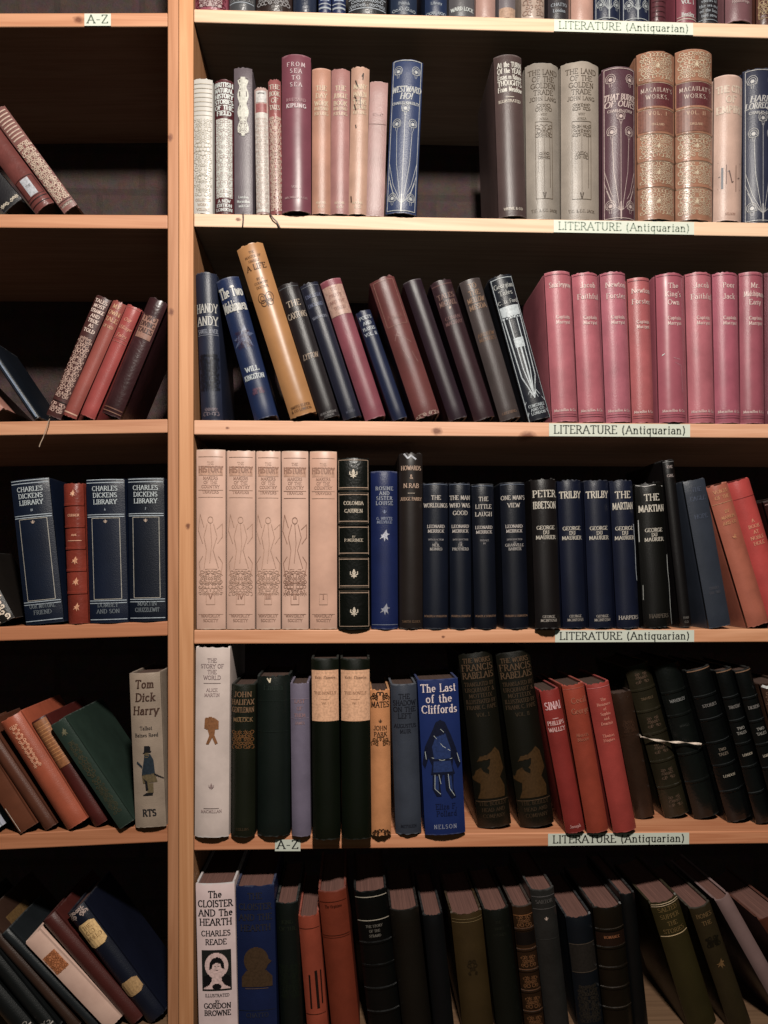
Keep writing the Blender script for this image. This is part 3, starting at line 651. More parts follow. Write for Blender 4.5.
for (xb, xt, yt, w, c, lb, t) in ((523, 524, 260, 72, (205, 140, 110), 'tan orange book with faint pale title, directly beside the tall maroon volume', ['THE', 'DAY', 'WORK']), (594, 598, 260, 72, (190, 125, 115), 'dusty pink book with faint pale title between two tan books', ['THE', 'JUNGLE', 'BOOK']), (662, 674, 253, 70, (215, 160, 130), 'tan book flecked with dark spots near its title on the second shelf', ['MANY', 'INVEN', 'TIONS'])):
    b('F', xb, 825, xt, yt, w, c, lb, [('T', t, .86, .052, .034, tn, .72), ('T', ['RUDYARD', 'KIPLING'], .72, .034, .022, tn, .72), ('T', ['MACMIL', '& CO'], .075, .028, .016, tn, .6)] + ([('s', [(.2, .93), (.35, .95), (.3, .91)], .0012, (60, 40, 30)), ('s', [(-.5, .9), (-.3, .86)], .0014, (60, 40, 30)), ('s', [(-.6, .8), (-.3, .76)], .0014, (70, 45, 35)), ('s', [(-.6, .74), (-.4, .7)], .0012, (60, 40, 30)), ('s', [(-.4, .6), (-.35, .58)], .0012, (60, 40, 30)), ('s', [(-.75, .12), (-.7, .08)], .0012, (60, 40, 30)), ('s', [(.05, .79), (.1, .72)], .0008, (60, 40, 30))] if 'flecked' in lb else []), Y=-.003, bulge=.18)
b('F', 729, 828, 745, 310, 70, (188, 135, 125), 'plain faded mauve-pink book leaning on the blue peacock book', [('T', ['STALKY'], .75, 0, .018, (170, 118, 110), .6), ('l', .68, .0005, (165, 110, 100))], bulge=.06)
pkc = (210, 205, 195)
def pk(t1, t2, t3, c=pkc): return [('pk', c), ('T', t1, .80, .045, .040, c, .92, {'sl': .2, 'b': 1.3}), ('T', [t3], .71, 0, .018, c, .86, {'b': 1.3})]
b('G', 117, 833, 145, 224, 118, (52, 72, 120), 'blue book with white peacock feathers titled westward ho, standing by the gap', pk(['WESTWARD', 'HO!'], 0, 'CHARLES KINGSLEY'), Y=-.006, bulge=.18, yaw=-4)
b('G', 549, 840, 528, 207, 108, (100, 75, 70), 'dark brown book with dense white title about the turn of the year', [('T', ['At the TURN', 'Of the YEAR', 'Essays on Nature', 'THOUGHTS', 'From Meadow'], .935, .038, .034, (238, 225, 205), .84, {'b': 1.35, 'serif': False, 'st': True, 'cx': .06}), ('l', .735, .0006, CR, .3), ('T', ['ILLUSTRATED'], .71, 0, .018, CR, .8, {'b': 1.3}), ('T', ['VIRTUE & CO'], .045, 0, .016, CR, .66, {'b': 1.3})], Y=-.004, bulge=.22)
gt = (95, 72, 50)
def gold(n): return [('T', ['THE LAND', 'OF THE', 'GOLDEN', 'TRADE'], .935, .043, .034, gt, .86, {'b': .9}), ('T', ['JOHN LANG'], .765, 0, .026, gt, .84, {'b': .9}), ('o', .685, .735, (120, 98, 75), {'w': .5, 't': .0005}), ('T', ['WEST', 'AFRICA'], .665, .028, .014, (120, 98, 75), .46), ('s', [(0, .6), (0, .16)], .0005, (110, 88, 66)), ('s', [(.35, .55), (.35, .2)], .0005, (110, 88, 66)), ('s', [(-.35, .5), (-.35, .3)], .0005, (110, 88, 66)), ('s', [(-.08, .17), (0, .13), (.08, .17)], .0012, (90, 68, 48)), ('o', .52, .6, (125, 102, 80), {'w': .5, 't': .0005}), ('o', .38, .43, (125, 102, 80), {'w': .35, 't': .0005}), ('fr', .13, .62, (120, 98, 75), .5), ('T', ['T.C. & E.C. JACK'], .055, 0, .018, (110, 88, 66), .84)]
b('G', 667, 845, 660, 237, 128, (165, 148, 130), 'sage grey golden trade book touching the dark brown book beside the gap', gold(0), group='grey golden trade pair', wear=.3)
b('H', 48, 848, 46, 233, 146, (178, 158, 138), 'broader sage grey golden trade book, beside the plum peacock book', gold(1), group='grey golden trade pair', wear=.3)
b('H', 197, 849, 195, 253, 128, (105, 62, 72), 'plum book with peacock feathers and a shiny rubbed band, beside the gilt leather pair', pk(['THAT BURKE', 'OF OURS'], 0, 'CHARLES LEVER', (222, 190, 175)), worn=2, wear=.9)
gl = (235, 205, 165)
def mac(n):
    d = [('r', .665, .805, (120, 52, 55), .96), ('r', .52, .655, (150, 88, 68), .96), ('T', ["MACAULAY'S", 'WORKS.'], .765, .042, .026, (240, 210, 185), .84, {'tr': .35, 'b': .7}), ('T', ['VOL. ' + n], .625, 0, .022, (225, 180, 140), .5, {'tr': .5}), ('T', ['ENGLAND'], .56, 0, .014, (225, 180, 140), .55)]
    for v in (.815, .66, .51, .35, .195): d += [('l', v + .006, .0006, gl), ('l', v - .008, .0006, gl)]
    for a_, c_ in ((.83, .985), (.365, .5), (.21, .34), (.03, .18)): d += [('o', a_, c_, gl, {'cell': .0048, 't': .0006}), ('f', 'bird', (a_ + c_) / 2 - .02, (a_ + c_) / 2 + .02, gl)]
    return d
b('H', 341, 849, 336, 191, 142, (180, 118, 85), "gilt tan leather volume with red title panel, beside the plum peacock book", mac('I'), kind='leather', bands=(.815, .66, .51, .35, .195), group='gilt tan leather pair', bulge=.2, Y=-.003, wear=.3)
b('H', 486, 850, 485, 186, 142, (185, 122, 88), "gilt tan leather volume with red title panel, beside the plain peach book", mac('II'), kind='leather', bands=(.815, .66, .51, .35, .195), group='gilt tan leather pair', bulge=.2, Y=-.003, wear=.3)
b('H', 614, 849, 619, 285, 108, (228, 180, 155), 'peach book with faint title and small dark ship vignette, second shelf', [('T', ['THE CITY', 'OF', 'EMPIRE'], .9, .07, .05, (240, 210, 180), .9, {'b': 1.3}), ('s', [(-.75, .30), (-.1, .34), (.1, .26), (.7, .30)], .0012, (130, 100, 90)), ('s', [(-.55, .22), (-.55, .36)], .0022, (50, 50, 75)), ('s', [(-.3, .25), (-.3, .38)], .0008, (120, 80, 70)), ('s', [(.4, .2), (.4, .38)], .0007, (120, 80, 70)), ('s', [(-.8, .22), (.8, .22)], .0007, (150, 110, 95)), ('s', [(-.8, .4), (.8, .4)], .0005, (160, 120, 100)), ('T', ['NELSON'], .045, 0, .016, (190, 130, 105), .5)], Y=-.002)
b('H', 738, 849, 738, 258, 128, (52, 56, 85), 'navy book with white peacock feathers at the frame edge of the second shelf', pk(['HARRY', 'LORREQUER'], 0, 'CHARLES LEVER', (205, 195, 185)), worn=1.6)

# third row ---------------------------------------------------------
row('R3', k2, 'books on the third shelf of the wide bookcase', 0.55)
b('I', 104, 722, 80, 160, 82, (48, 56, 84), 'navy book titled handy andy, leaning beside the upright', [('T', ['HANDY', 'ANDY'], .755, .085, .062, (205, 195, 180), .95, {'st': True}), ('T', ['SAMUEL LOVER'], .60, 0, .03, (150, 150, 160), .9), ('l', .64, .0005, (150, 150, 160)), ('l', .575, .0005, (150, 150, 160)), ('o', .2, .45, (28, 32, 50), {'t': .0008}), ('o', .03, .09, (130, 110, 115), {'w': .7, 't': .0008})], worn=1.5, Y=.008)
b('I', 311, 720, 162, 182, 90, (35, 58, 108), 'bright blue book with pale gothic title, leaning against the ochre book', [('T', ['The Two', 'Midshipmen'], .90, .10, .075, (215, 205, 190), .96, {'b': 1.4, 'st': True}), ('f', 'bird', .48, .66, (95, 105, 140)), ('o', .5, .62, (90, 55, 80), {'w': .6, 't': .0006}), ('T', ['WILL', 'KINGSTON'], .35, .055, .036, (205, 205, 200), .84, {'b': 1.4}), ('o', .17, .215, (130, 80, 100), {'w': .5, 't': .0007})], worn=1.6, Y=.004)
b('I', 455, 718, 244, 50, 104, (192, 128, 68), 'tall ochre yellow book titled a life, leaning out above its neighbours', [('T', ['THE', 'MASTER OF', 'HIMSELF'], .95, .025, .014, (150, 95, 55), .66), ('T', ['A LIFE'], .865, 0, .032, (105, 62, 35), .72), ('T', ['BY A', 'COUNTRY', 'DOCTOR'], .795, .024, .014, (110, 68, 40), .5), ('f', 'butterfly', .635, .715, (105, 62, 38)), ('T', ['SMITH ELDER', '& CO LONDON'], .055, .022, .015, (110, 65, 38), .76)], kind='jacket', Y=-.008, wear=.4, worn=1.6)
b('I', 557, 716, 394, 203, 80, (52, 42, 44), 'black book titled the caxtons, leaning behind the ochre book', [('T', ['THE', 'CAXTONS'], .85, .085, .045, (190, 165, 140), .9), ('T', ['LYTTON'], .46, 0, .04, (180, 150, 125), .72, {'sl': .25}), ('T', ['GEORGE ROUTLEDGE', 'LONDON'], .04, .02, .015, (150, 140, 135), .8), ('l', .97, .0006, (110, 110, 110))], worn=1.4)
b('I', 644, 722, 474, 199, 72, (44, 46, 70), 'navy book with small faint title, leaning beside the caxtons', [('T', ['ENGLISH', 'ENGLAND'], .90, .065, .026, (105, 110, 140), .8), ('T', ['SEAFARERS'], .745, 0, .018, (150, 150, 165), .8), ('l', .97, .0005, (120, 120, 130)), ('T', ['METHUEN'], .05, 0, .015, (100, 100, 120), .5)], worn=1.4)
b('I', 732, 725, 556, 188, 82, (150, 72, 82), 'rose pink book with a pale paper title panel, leaning', [('r', .745, .955, (198, 150, 128), .97), ('T', ['THE', 'PIRATE', 'AND THE', 'THREE'], .93, .045, .022, (160, 100, 85), .75)], worn=1.2)
b('I', 826, 731, 680, 306, 58, (38, 50, 90), 'short thin blue book with white title, leaning between rose and brick books', [('T', ['POETS', 'AND', 'PLAYERS', 'VOL. II'], .93, .05, .03, (205, 205, 205), .8)], worn=1.2)
b('J', 223, 722, 42, 180, 98, (130, 66, 62), 'tall brick red book with scratched rough cloth, leaning', [('fr', .66, .975, (165, 110, 95), .8), ('T', ['A Book'], .72, 0, .03, (150, 90, 80), .6), ('o', .0, .035, (190, 150, 130), {'t': .0008}), ('s', [(-.5, .6), (.1, .57), (.6, .52)], .0004, (170, 125, 115)), ('s', [(-.3, .5), (.0, .42)], .0004, (170, 125, 115)), ('s', [(.4, .46), (.6, .38)], .0004, (170, 125, 115)), ('s', [(-.6, .56), (-.2, .62)], .0004, (170, 125, 115))], worn=3, wear=1.0, Y=-.005)
b('J', 340, 720, 163, 190, 72, (66, 44, 54), 'plain aubergine book without visible title, leaning beside the brick red one', (), worn=1.2)
b('J', 441, 724, 270, 190, 82, (78, 46, 52), 'dark plum book with a faint gilt title, leaning', [('l', .965, .001, (130, 85, 80)), ('T', ['TALES', 'MICHAEL'], .885, .05, .035, (150, 110, 95), .8), ('f', 'bird', .785, .81, (190, 150, 130)), ('T', ['CONAN', 'MACHRAY'], .73, .035, .026, (140, 95, 90), .8)], worn=1.4)
b('J', 541, 734, 380, 187, 82, (92, 76, 72), 'smoky grey-brown book with gold title two thirds up, leaning', [('T', ['TO', 'THE', 'MELLOW', 'MESDA'], .95, .048, .036, (165, 125, 95), .8), ('T', ['ANDREW', 'MENZIES'], .61, .035, .024, (150, 105, 70), .8), ('T', ['GREENING'], .05, 0, .018, (150, 110, 85), .8)], worn=1.5)
wv = (205, 208, 205)
b('J', 652, 734, 497, 170, 88, (46, 50, 62), 'dark slate book with a tall white feathered stem design, leaning on the pink set', [('T', ['Georgian', 'Tales'], .925, .05, .034, (180, 175, 165), .84), ('l', .975, .0007, wv), ('T', ['C. D. Ford'], .815, 0, .026, (190, 185, 175), .84), ('r', .70, .785, wv, .84), ('o', .69, .72, (60, 65, 78), {'t': .0007}), ('r', .50, .565, wv, .42), ('s', [(-.75, .7), (-.6, .3), (.0, .15), (.6, .3), (.75, .7)], .0012, wv), ('s', [(-.35, .7), (-.3, .35), (0, .17), (.3, .35), (.35, .7)], .0011, wv), ('s', [(0, .55), (0, .17)], .002, wv), ('s', [(-.92, .0), (-.92, .98)], .0006, wv), ('s', [(.92, .0), (.92, .98)], .0006, wv), ('s', [(-.9, .12), (-.3, .2), (0, .15), (.3, .2), (.9, .12)], .0006, wv), ('s', [(-.9, .04), (-.2, .18)], .0006, wv), ('s', [(.9, .04), (.2, .18)], .0006, wv), ('T', ['CONSTABLE', 'AND CO', 'LONDON'], .10, .026, .02, wv, .7)], worn=1.3, wear=.9)
pt = (238, 200, 185)
def mar(lines, mx=.86, a=0): return [('T', lines, .91, .074 if len(lines) < 3 else .055, .036, pt, mx, {'cx': .12, 'b': .95}), ('T', ['Captain', 'Marryat'], .695, .034, .024, pt, .6, {'cx': .18}), ('T', ['Macmillan & Co'], .078, 0, .018, pt, .84), ('l', .978, .0005, (140, 60, 75)), ('l', .035, .0005, (140, 60, 75)), ('l', .05, .0004, (140, 60, 75))]
gp = 'pink sea-story set on the third shelf'
PK = (194, 98, 106)
b('J', 750, 742, 719, 156, 98, PK, 'pink set volume next to the white-stemmed dark slate book', mar(['Snarleyyow']), Y=.0, group=gp, D=.125)
b('K', 92, 742, 64, 159, 98, (194, 96, 105), 'pink set volume, second counted from the slate book with white stems', mar(['Jacob', 'Faithful']), Y=.0, group=gp)
b('K', 196, 742, 172, 156, 97, (192, 98, 110), 'pink set volume, tall copy of newton forster', mar(['Newton', 'Forster']), Y=.0, group=gp)
b('K', 290, 740, 271, 181, 84, (190, 90, 90), 'shorter redder copy of newton forster in the pink set', mar(['Newton', 'Forster']), Y=.003, group=gp, worn=1.5)
b('K', 404, 744, 390, 161, 104, (178, 84, 96), "pink set volume titled the king's own with a shiny scuffed streak", mar(['The', "King's", 'Own']) + [('s', [(-.75, .45), (-.6, .46)], .0008, WH), ('s', [(.0, .43), (.5, .42)], .0005, (210, 150, 150)), ('s', [(.1, .4), (.6, .38), (.7, .2)], .0004, (205, 140, 145))], Y=-.003, group=gp, kind='jacket')
b('K', 516, 742, 501, 158, 100, (194, 98, 106), "pink set volume directly beside the king's own, titled jacob faithful", mar(['Jacob', 'Faithful']), Y=.0, group=gp)
b('K', 616, 742, 604, 158, 97, (184, 86, 102), 'pink set volume titled poor jack', mar(['Poor', 'Jack'], .7), Y=.0, group=gp)
b('K', 711, 740, 705, 159, 92, (172, 80, 92), 'pink set volume titled mr midshipman easy', mar(['Mr.', 'Midshipman', 'Easy']), Y=.0, group=gp)
b('K', 802, 738, 800, 159, 88, (130, 54, 66), 'darker pink set volume cut off by the frame edge', mar(['Peter', 'Simple']), Y=.002, group=gp)

# fourth row --------------------------------------------------------
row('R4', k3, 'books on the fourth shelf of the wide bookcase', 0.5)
gh = 'blush pink embossed set on the fourth shelf'
em = (186, 140, 114); em2 = (158, 112, 90)
def his(n, deep=False):
    e = em2 if deep else em
    return [('T', ['THE'], .925, 0, .016, e, .3), ('r', .855, .895, (196, 146, 118), .84), ('T', ['HISTORY'], .89, 0, .036, em2, .82, {'b': 1.6}), ('T', ['MAKERS', 'OF THE', 'COUNTRY'], .842, .024, .018, em2, .7), ('T', ['TRAVERS'], .765, 0, .018, em2, .74), ('l', .775, .0005, e, .85), ('l', .735, .0005, e, .85), ('l', .96, .0005, e, .85), ('l', .905, .0005, e, .85), ('f', 'angel', .30, .66, e), ('fr', .14, .2, e, .3), ('T', [n], .185, 0, .03, em2, .3, {'b': 1.5}), ('o', .19, .27, e, {'w': .85, 't': .0005}), ('T', ['WAVERLEY', 'SOCIETY'], .078, .026, .017, em2, .8), ('l', .085, .0004, e, .85)]
for (xb, xt, yt, w, n, lb) in ((100, 99, 74, 112, 'V', 'blush pink embossed volume V, beside the upright'), (214, 215, 76, 108, 'IV', 'blush pink embossed volume IV'), (320, 320, 78, 93, 'III', 'blush pink embossed volume III, the narrowest of its set'), (423, 422, 80, 102, 'II', 'blush pink embossed volume II with the clearest dark relief'), (532, 531, 81, 104, 'I', 'blush pink embossed volume I, beside the black gilt volume')):
    d = his(n, n == 'II')
    if n == 'I': d = [q for q in d if q[1] != 'angel' and q[0] != 'o']
    b('L', xb, 763 + (2 if n in ('II', 'I') else 0), xt, yt, w, (212, 165, 140) if n != 'I' else (206, 155, 128), lb, d, Y=.001, group=gh, kind='jacket', wear=.3, bulge=.12)
go = (165, 135, 110)
d = [('fr', .02 + 0, .985, go, .93)]
for v in (.825, .785, .63, .595, .445, .41, .255, .215): d += [('l', v, .0009, go, .95)]
for v in (.815, .795, .62, .605, .435, .42, .245, .225): d += [('l', v, .0004, (120, 100, 80), .95)]
for v in (.90, .32, .1): d += [('f', 'fleur', v - .02, v + .03, (205, 185, 160))]
b('L', 650, 777, 646, 105, 122, (22, 24, 20), 'black leather volume with gilt bands and fleur-de-lis titled colomba carmen', d + [('T', ['COLOMBA'], .735, 0, .022, (200, 180, 155), .62), ('l', .70, .0006, (180, 160, 130), .2), ('T', ['CARMEN'], .69, 0, .022, (200, 180, 155), .58), ('T', ['BY'], .54, 0, .012, (190, 170, 145), .3), ('T', ['P.MERIMEE'], .52, 0, .018, (190, 170, 145), .66)], kind='leather', bands=(.805, .612, .428, .235), Y=-.006, wear=.2, bulge=.14)
gs = (185, 185, 190)
b('M', 57, 768, 54, 157, 102, (28, 50, 118), 'royal blue book titled rosine and sister louise', [('T', ['ROSINE', 'AND', 'SISTER', 'LOUISE'], .89, .031, .024, gs, .86, {'tr': .25}), ('f', 'fleur', .73, .755, (130, 140, 175)), ('T', ['G. WHYTE', 'MELVILLE'], .70, .022, .018, (160, 165, 185), .84), ('f', 'bird', .555, .63, (185, 180, 185)), ('f', 'bird', .09, .165, (175, 170, 180)), ('l', .03, .0006, (140, 145, 165))], wear=1.0, worn=1.6)
b('M', 158, 770, 157, 88, 90, (52, 42, 38), 'tall dark brown book with a glossy torn head and small gilt title', [('T', ['HOWARDS', '&', 'N.RAB'], .915, .05, .026, (185, 150, 125), .84), ('l', .772, .0007, (170, 150, 130), .3), ('T', ['JUDGE PARRY'], .74, 0, .02, (175, 140, 115), .9), ('T', ['SMITH ELDER'], .045, 0, .014, (120, 90, 65), .8), ('s', [(-.6, .995), (-.3, .97), (0, .985), (.4, .965)], .0018, (190, 185, 185))], kind='jacket', worn=2.5, wear=1.0, Y=-.002)
nv = (30, 38, 60)
gm = 'dark navy matching novels on the fourth shelf'
def mer(t, intro, who, vt=.895):
    return [('T', t, vt, .052, .030, (190, 175, 160), .94), ('T', ['LEONARD', 'MERRICK'], .70, .032, .022, (185, 170, 158), .86, {'b': 1.25}), ('T', [intro, 'BY'], .61, .021, .012, (150, 140, 135), .84), ('T', who, .572, .026, .02, (170, 158, 148), .76), ('T', ['HODDER & STOUGHTON'], .09, 0, .014, (140, 105, 80), .9), ('l', .985, .0005, (120, 130, 150))]
b('M', 252, 766, 252, 200, 96, nv, 'navy novel titled the worldlings, beside the tall dark brown book', mer(['THE', 'WORLDLINGS'], 'INTRODUCTION', ['NEIL', 'MUNRO']), group=gm)
b('M', 350, 766, 344, 200, 82, (28, 36, 56), 'navy novel titled the man who was good', mer(['THE MAN', 'WHO WAS', 'GOOD'], 'INTRODUCTION', ['J.K.', 'PROTHERO']), group=gm)
b('M', 445, 766, 432, 206, 86, (26, 32, 50), 'navy novel titled the little laugh', mer(['THE', 'LITTLE', 'LAUGH'], 'PREFACE', []), group=gm)
b('M', 563, 766, 546, 200, 96, (27, 32, 50), "navy novel titled one man's view", mer(["ONE MAN'S", 'VIEW'], 'INTRODUCTION', ['GRANVILLE', 'BARKER']), group=gm)
def mau(t, hot=(200, 185, 165)): return [('T', t, .90, .075, .048, hot, .88, {'b': 1.1}), ('T', ['GEORGE', 'DU', 'MAURIER'], .675, .032, .026, hot, .84, {'b': 1.1}), ('T', ['GEORGE', 'MCINTOSH'], .085, .025, .018, (170, 155, 140), .84)]
gd2 = 'dark novels with large silver serif titles on the fourth shelf'
b('M', 685, 781, 665, 186, 98, (34, 28, 28), 'black novel with silver title and flaking foot that juts over the shelf edge', mau(['PETER', 'IBBETSON']), group=gd2, worn=2.5, wear=1.0, Y=-.012)
b('N', 27, 764, 4, 191, 91, (30, 38, 68), 'navy copy of trilby touching the black novel with flaking foot', mau(['TRILBY']), group=gd2, worn=2, wear=1.0)
b('N', 130, 764, 108, 190, 94, (32, 40, 70), 'navy copy of trilby touching the navy copy of the martian', mau(['TRILBY']), group=gd2, worn=1.6, wear=.8)
b('N', 233, 758, 204, 191, 88, (30, 38, 70), 'navy copy of the martian with a frayed joint', mau(['THE', 'MARTIAN'])[:2] + [('T', ['HARPERS'], .075, 0, .026, (180, 165, 150), .84), ('s', [(.88, .7), (.94, .55), (.9, .4), (.95, .32)], .0008, (190, 190, 190))], group=gd2, worn=1.6, wear=.8)
b('N', 348, 756, 312, 202, 110, (24, 22, 20), 'broad black copy of the martian with cracked white joints', mau(['THE', 'MARTIAN'])[:2] + [('T', ['HARPERS'], .085, 0, .028, (110, 95, 80), .66), ('s', [(.92, .5), (.9, .4), (.96, .3), (.93, .15), (.97, .02)], .0009, (200, 195, 185)), ('s', [(-.93, .75), (-.95, .6)], .0006, (190, 185, 175)), ('s', [(-.9, .3), (-.93, .2)], .0006, (150, 145, 135)), ('s', [(-.95, .99), (-.4, .975), (.2, .985), (.9, .975)], .0008, (190, 180, 170))], group=gd2, worn=2.5, wear=1.0, Y=-.002)
b('N', 455, 748, 385, 112, 44, (28, 24, 24), 'thin black book rising highest behind the broad black martian', [('l', .985, .0008, (120, 115, 110)), ('T', ['THE', '', 'GIRL'], .955, .026, .016, (170, 150, 140), .7), ('T', ['PAN', 'CO'], .06, .025, .014, (120, 110, 100), .6)], Y=.012)
b('N', 585, 752, 484, 188, 84, (66, 73, 88), 'slate blue book with worn blind title, leaning beside the tan one', [('T', ['THE', 'EAGLE', '', 'HOPE'], .93, .06, .03, (90, 98, 120), .7), ('o', .22, .28, (92, 90, 100), {'w': .5})], wear=.5, worn=.8, bulge=.1)
b('N', 735, 744, 574, 207, 84, (165, 88, 66), 'tan orange book with faint gold title, leaning beside the bright red one', [('T', ['VOICES', 'OF THE'], .95, .04, .024, (205, 140, 95), .8), ('T', ['BY', 'MARION', 'AND CO'], .81, .04, .022, (200, 135, 90), .6), ('l', .87, .0005, (200, 140, 100)), ('f', 'bird', .61, .65, (190, 120, 80))], worn=2, wear=.7, Y=.002)
b('N', 823, 742, 657, 190, 86, (178, 62, 56), 'bright red book with pale gilt title, leaning at the end of the fourth shelf', [('l', .88, .0005, (150, 50, 45)), ('T', ['A', 'BOOK', 'AT', 'NOBLE', 'HOLE'], .72, .038, .024, (215, 140, 105), .7)], worn=1.2, Y=.002, wear=.3)
b('N', 925, 740, 792, 262, 80, (60, 28, 25), 'dark maroon book behind the bright red one at the frame edge', [('l', .97, .0012, (150, 110, 100))], kind='leather', Y=.02)

# fifth row ---------------------------------------------------------
row('R5', k4, 'books on the fifth shelf of the wide bookcase', 0.5)
b('O', 102, 769, 107, 46, 132, (178, 156, 143), 'tall pale lilac-grey book with a small gold figure, beside the upright', [('T', ['THE', 'STORY OF', 'THE', 'WORLD'], .93, .03, .022, (130, 105, 100), .66), ('l', .81, .0005, (120, 95, 90), .5), ('T', ['ALICE', 'MARTIN'], .775, .026, .018, (135, 108, 102), .5), ('f', 'figurine', .485, .635, (135, 85, 50)), ('f', 'fleur', .255, .285, (135, 108, 102)), ('l', .155, .0005, (110, 85, 80), .45), ('T', ['MACMILLAN'], .14, 0, .016, (135, 108, 100), .66)], kind='jacket', wear=.5, bulge=.14)
b('O', 222, 766, 224, 190, 92, (30, 32, 22), 'black-green book with gilt title and gilt ornament block', [('T', ['JOHN', 'HALIFAX', 'GENTLEMAN'], .935, .05, .036, (128, 94, 66), .9, {'tr': .2}), ('l', .785, .0005, (130, 100, 65), .4), ('T', ['MULOCK'], .77, 0, .028, (130, 98, 65), .8), ('o', .58, .70, (118, 76, 40), {'t': .0008}), ('T', ['COLLINS'], .055, 0, .018, (80, 60, 40), .66)], wear=.5)
b('O', 340, 770, 340, 157, 126, (28, 38, 32), 'broad dark green book with a chipped head', [('l', .845, .0005, (44, 58, 48)), ('l', .655, .0005, (44, 58, 48)), ('T', ['Emma'], .93, 0, .04, (44, 58, 48), .6), ('s', [(-.35, .985), (-.2, .96), (-.15, .985)], .0015, (190, 170, 140))], worn=2.2, wear=.8)
b('O', 447, 765, 440, 184, 72, (104, 92, 104), 'narrow lavender grey book with faint title, beside the broad dark green one', [('l', .895, .0005, (130, 110, 120)), ('T', ['LAST', 'OF', 'THEM'], .88, .045, .024, (140, 100, 95), .6), ('l', .77, .0005, (130, 110, 120)), ('T', ['JAMES'], .74, 0, .018, (140, 105, 100), .6)], wear=.5)
gr = 'black-green volumes with tan paper labels'
for xb, xt, w, lb in ((544, 537, 106, 'black-green volume with tan paper label, beside the narrow lavender book'), (660, 653, 114, 'black-green volume with tan paper label, beside the orange-tan book')):
    b('O', xb, 790, xt, 90, w, (20, 24, 16), lb, [('r', .655, .935, (205, 150, 112), .97), ('T', ['Robt. Elsmere'], .895, 0, .016, (120, 78, 55), .72), ('T', ['THE NOVELS'], .81, 0, .017, (135, 88, 62), .84), ('l', .775, .0004, (150, 98, 68), .3), ('T', ['Vol. I'], .755, 0, .014, (140, 95, 66), .3)], Y=-.022, group=gr, wear=.5, worn=1.6)
b('p', 44, 771, 38, 210, 76, (172, 110, 66), 'narrow orange-tan book with black title, beside the tan-labelled pair', [('o', .93, .985, (60, 40, 28), {'t': .001}), ('T', ['MATES'], .90, 0, .04, (50, 35, 28), .9), ('f', 'fleur', .775, .80, (90, 60, 40)), ('T', ['JOHN', 'PARK'], .74, .042, .03, (60, 40, 30), .8), ('o', .62, .68, (110, 70, 40), {'t': .0009}), ('o', .01, .05, (70, 45, 30), {'t': .0009})], worn=1.8)
b('p', 149, 780, 128, 189, 100, (70, 75, 88), 'slate blue book with dark title the shadow on the left', [('T', ['THE', 'SHADOW', 'ON THE', 'LEFT'], .92, .043, .034, (32, 32, 45), .86), ('T', ['AUGUSTUS', 'MUIR'], .725, .036, .026, (36, 36, 50), .84), ('T', ['METHUEN'], .06, 0, .02, (36, 36, 50), .6)], worn=2, wear=1.0, Y=-.006)
b('p', 290, 762, 260, 170, 156, (22, 50, 118), 'bright blue book titled the last of the cliffords with a standing knight', [('T', ['The Last', 'of the', 'Cliffords'], .945, .068, .054, (225, 200, 190), .86, {'b': 1.0}), ('f', 'knight', .24, .74, (22, 30, 62)), ('f', 'knight_mid', .24, .74, (34, 62, 122), 1), ('f', 'knight_light', .24, .74, (150, 150, 140), 2), ('T', ['Eliza F.', 'Pollard'], .185, .045, .036, (20, 34, 84), .6, {'cx': .1}), ('T', ['NELSON'], .055, 0, .028, (135, 135, 150), .55, {'tr': .4})], kind='jacket', worn=.8, wear=.7, bulge=.1)
gb = 'tall black volumes with a gold grotesque figure'
bt = (98, 72, 50)
for xb, xt, yt, w, v, lb in ((480, 402, 66, 130, 'VOL. I', 'tall black gilt-figured volume leaning beside the bright blue knight book'), (644, 545, 64, 132, 'VOL. II', 'tall black gilt-figured volume leaning beside the dark red books')):
    b('p', xb, 753, xt, yt, w, (26, 24, 18), lb, [('T', ['THE WORKS'], .955, 0, .028, bt, .8), ('T', ['FRANCIS', 'RABELAIS'], .915, .045, .038, bt, .9), ('T', ['TRANSLATED BY', 'URQUHART &', 'MOTTEUX', 'ILLUSTRATED BY', 'FRANK C. PAPE'], .82, .033, .024, (80, 60, 42), .86), ('T', [v], .645, 0, .022, (74, 58, 40), .4), ('f', 'grotesque', .17, .455, (80, 54, 28)), ('l', .155, .0007, bt), ('T', ['THE BODLEY', 'HEAD AND', 'COMPANY'], .14, .035, .022, (76, 56, 38), .86)], group=gb, Y=.012, wear=.3)
b('p', 791, 762, 688, 210, 74, (134, 42, 36), 'dark red book titled in silver, leaning beside the tall black pair', [('T', ['SINAI'], .89, 0, .055, (195, 150, 145), .8), ('l', .80, .0007, (190, 140, 130), .3), ('T', ['PHILLIPS', 'WALLEY'], .77, .045, .03, (190, 145, 135), .84), ('T', ['Joseph'], .05, 0, .022, (180, 130, 120), .7)], worn=1.5)
b('Q', 117, 756, 19, 188, 84, (140, 54, 36), 'rust red book between two other red books, leaning on the fifth shelf', [('T', ['Cecil', 'George'], .89, .07, .04, (150, 84, 62), .8, {'cx': .2}), ('T', ['Morris', 'Moore'], .66, .03, .024, (150, 84, 62), .66), ('l', .97, .0005, (160, 84, 70))], worn=1.2)
b('Q', 221, 758, 113, 184, 90, (146, 52, 44), 'red book with small gilt title beside the dark brown one, fifth shelf', [('T', ['The', 'Romance', 'of', 'Sophia', 'and', 'Dominic'], .89, .032, .02, (185, 115, 95), .76, {'cx': .1}), ('T', ['Thomas', 'Hughes'], .65, .03, .02, (185, 110, 90), .66), ('l', .97, .0005, (180, 100, 95))], worn=1.2)
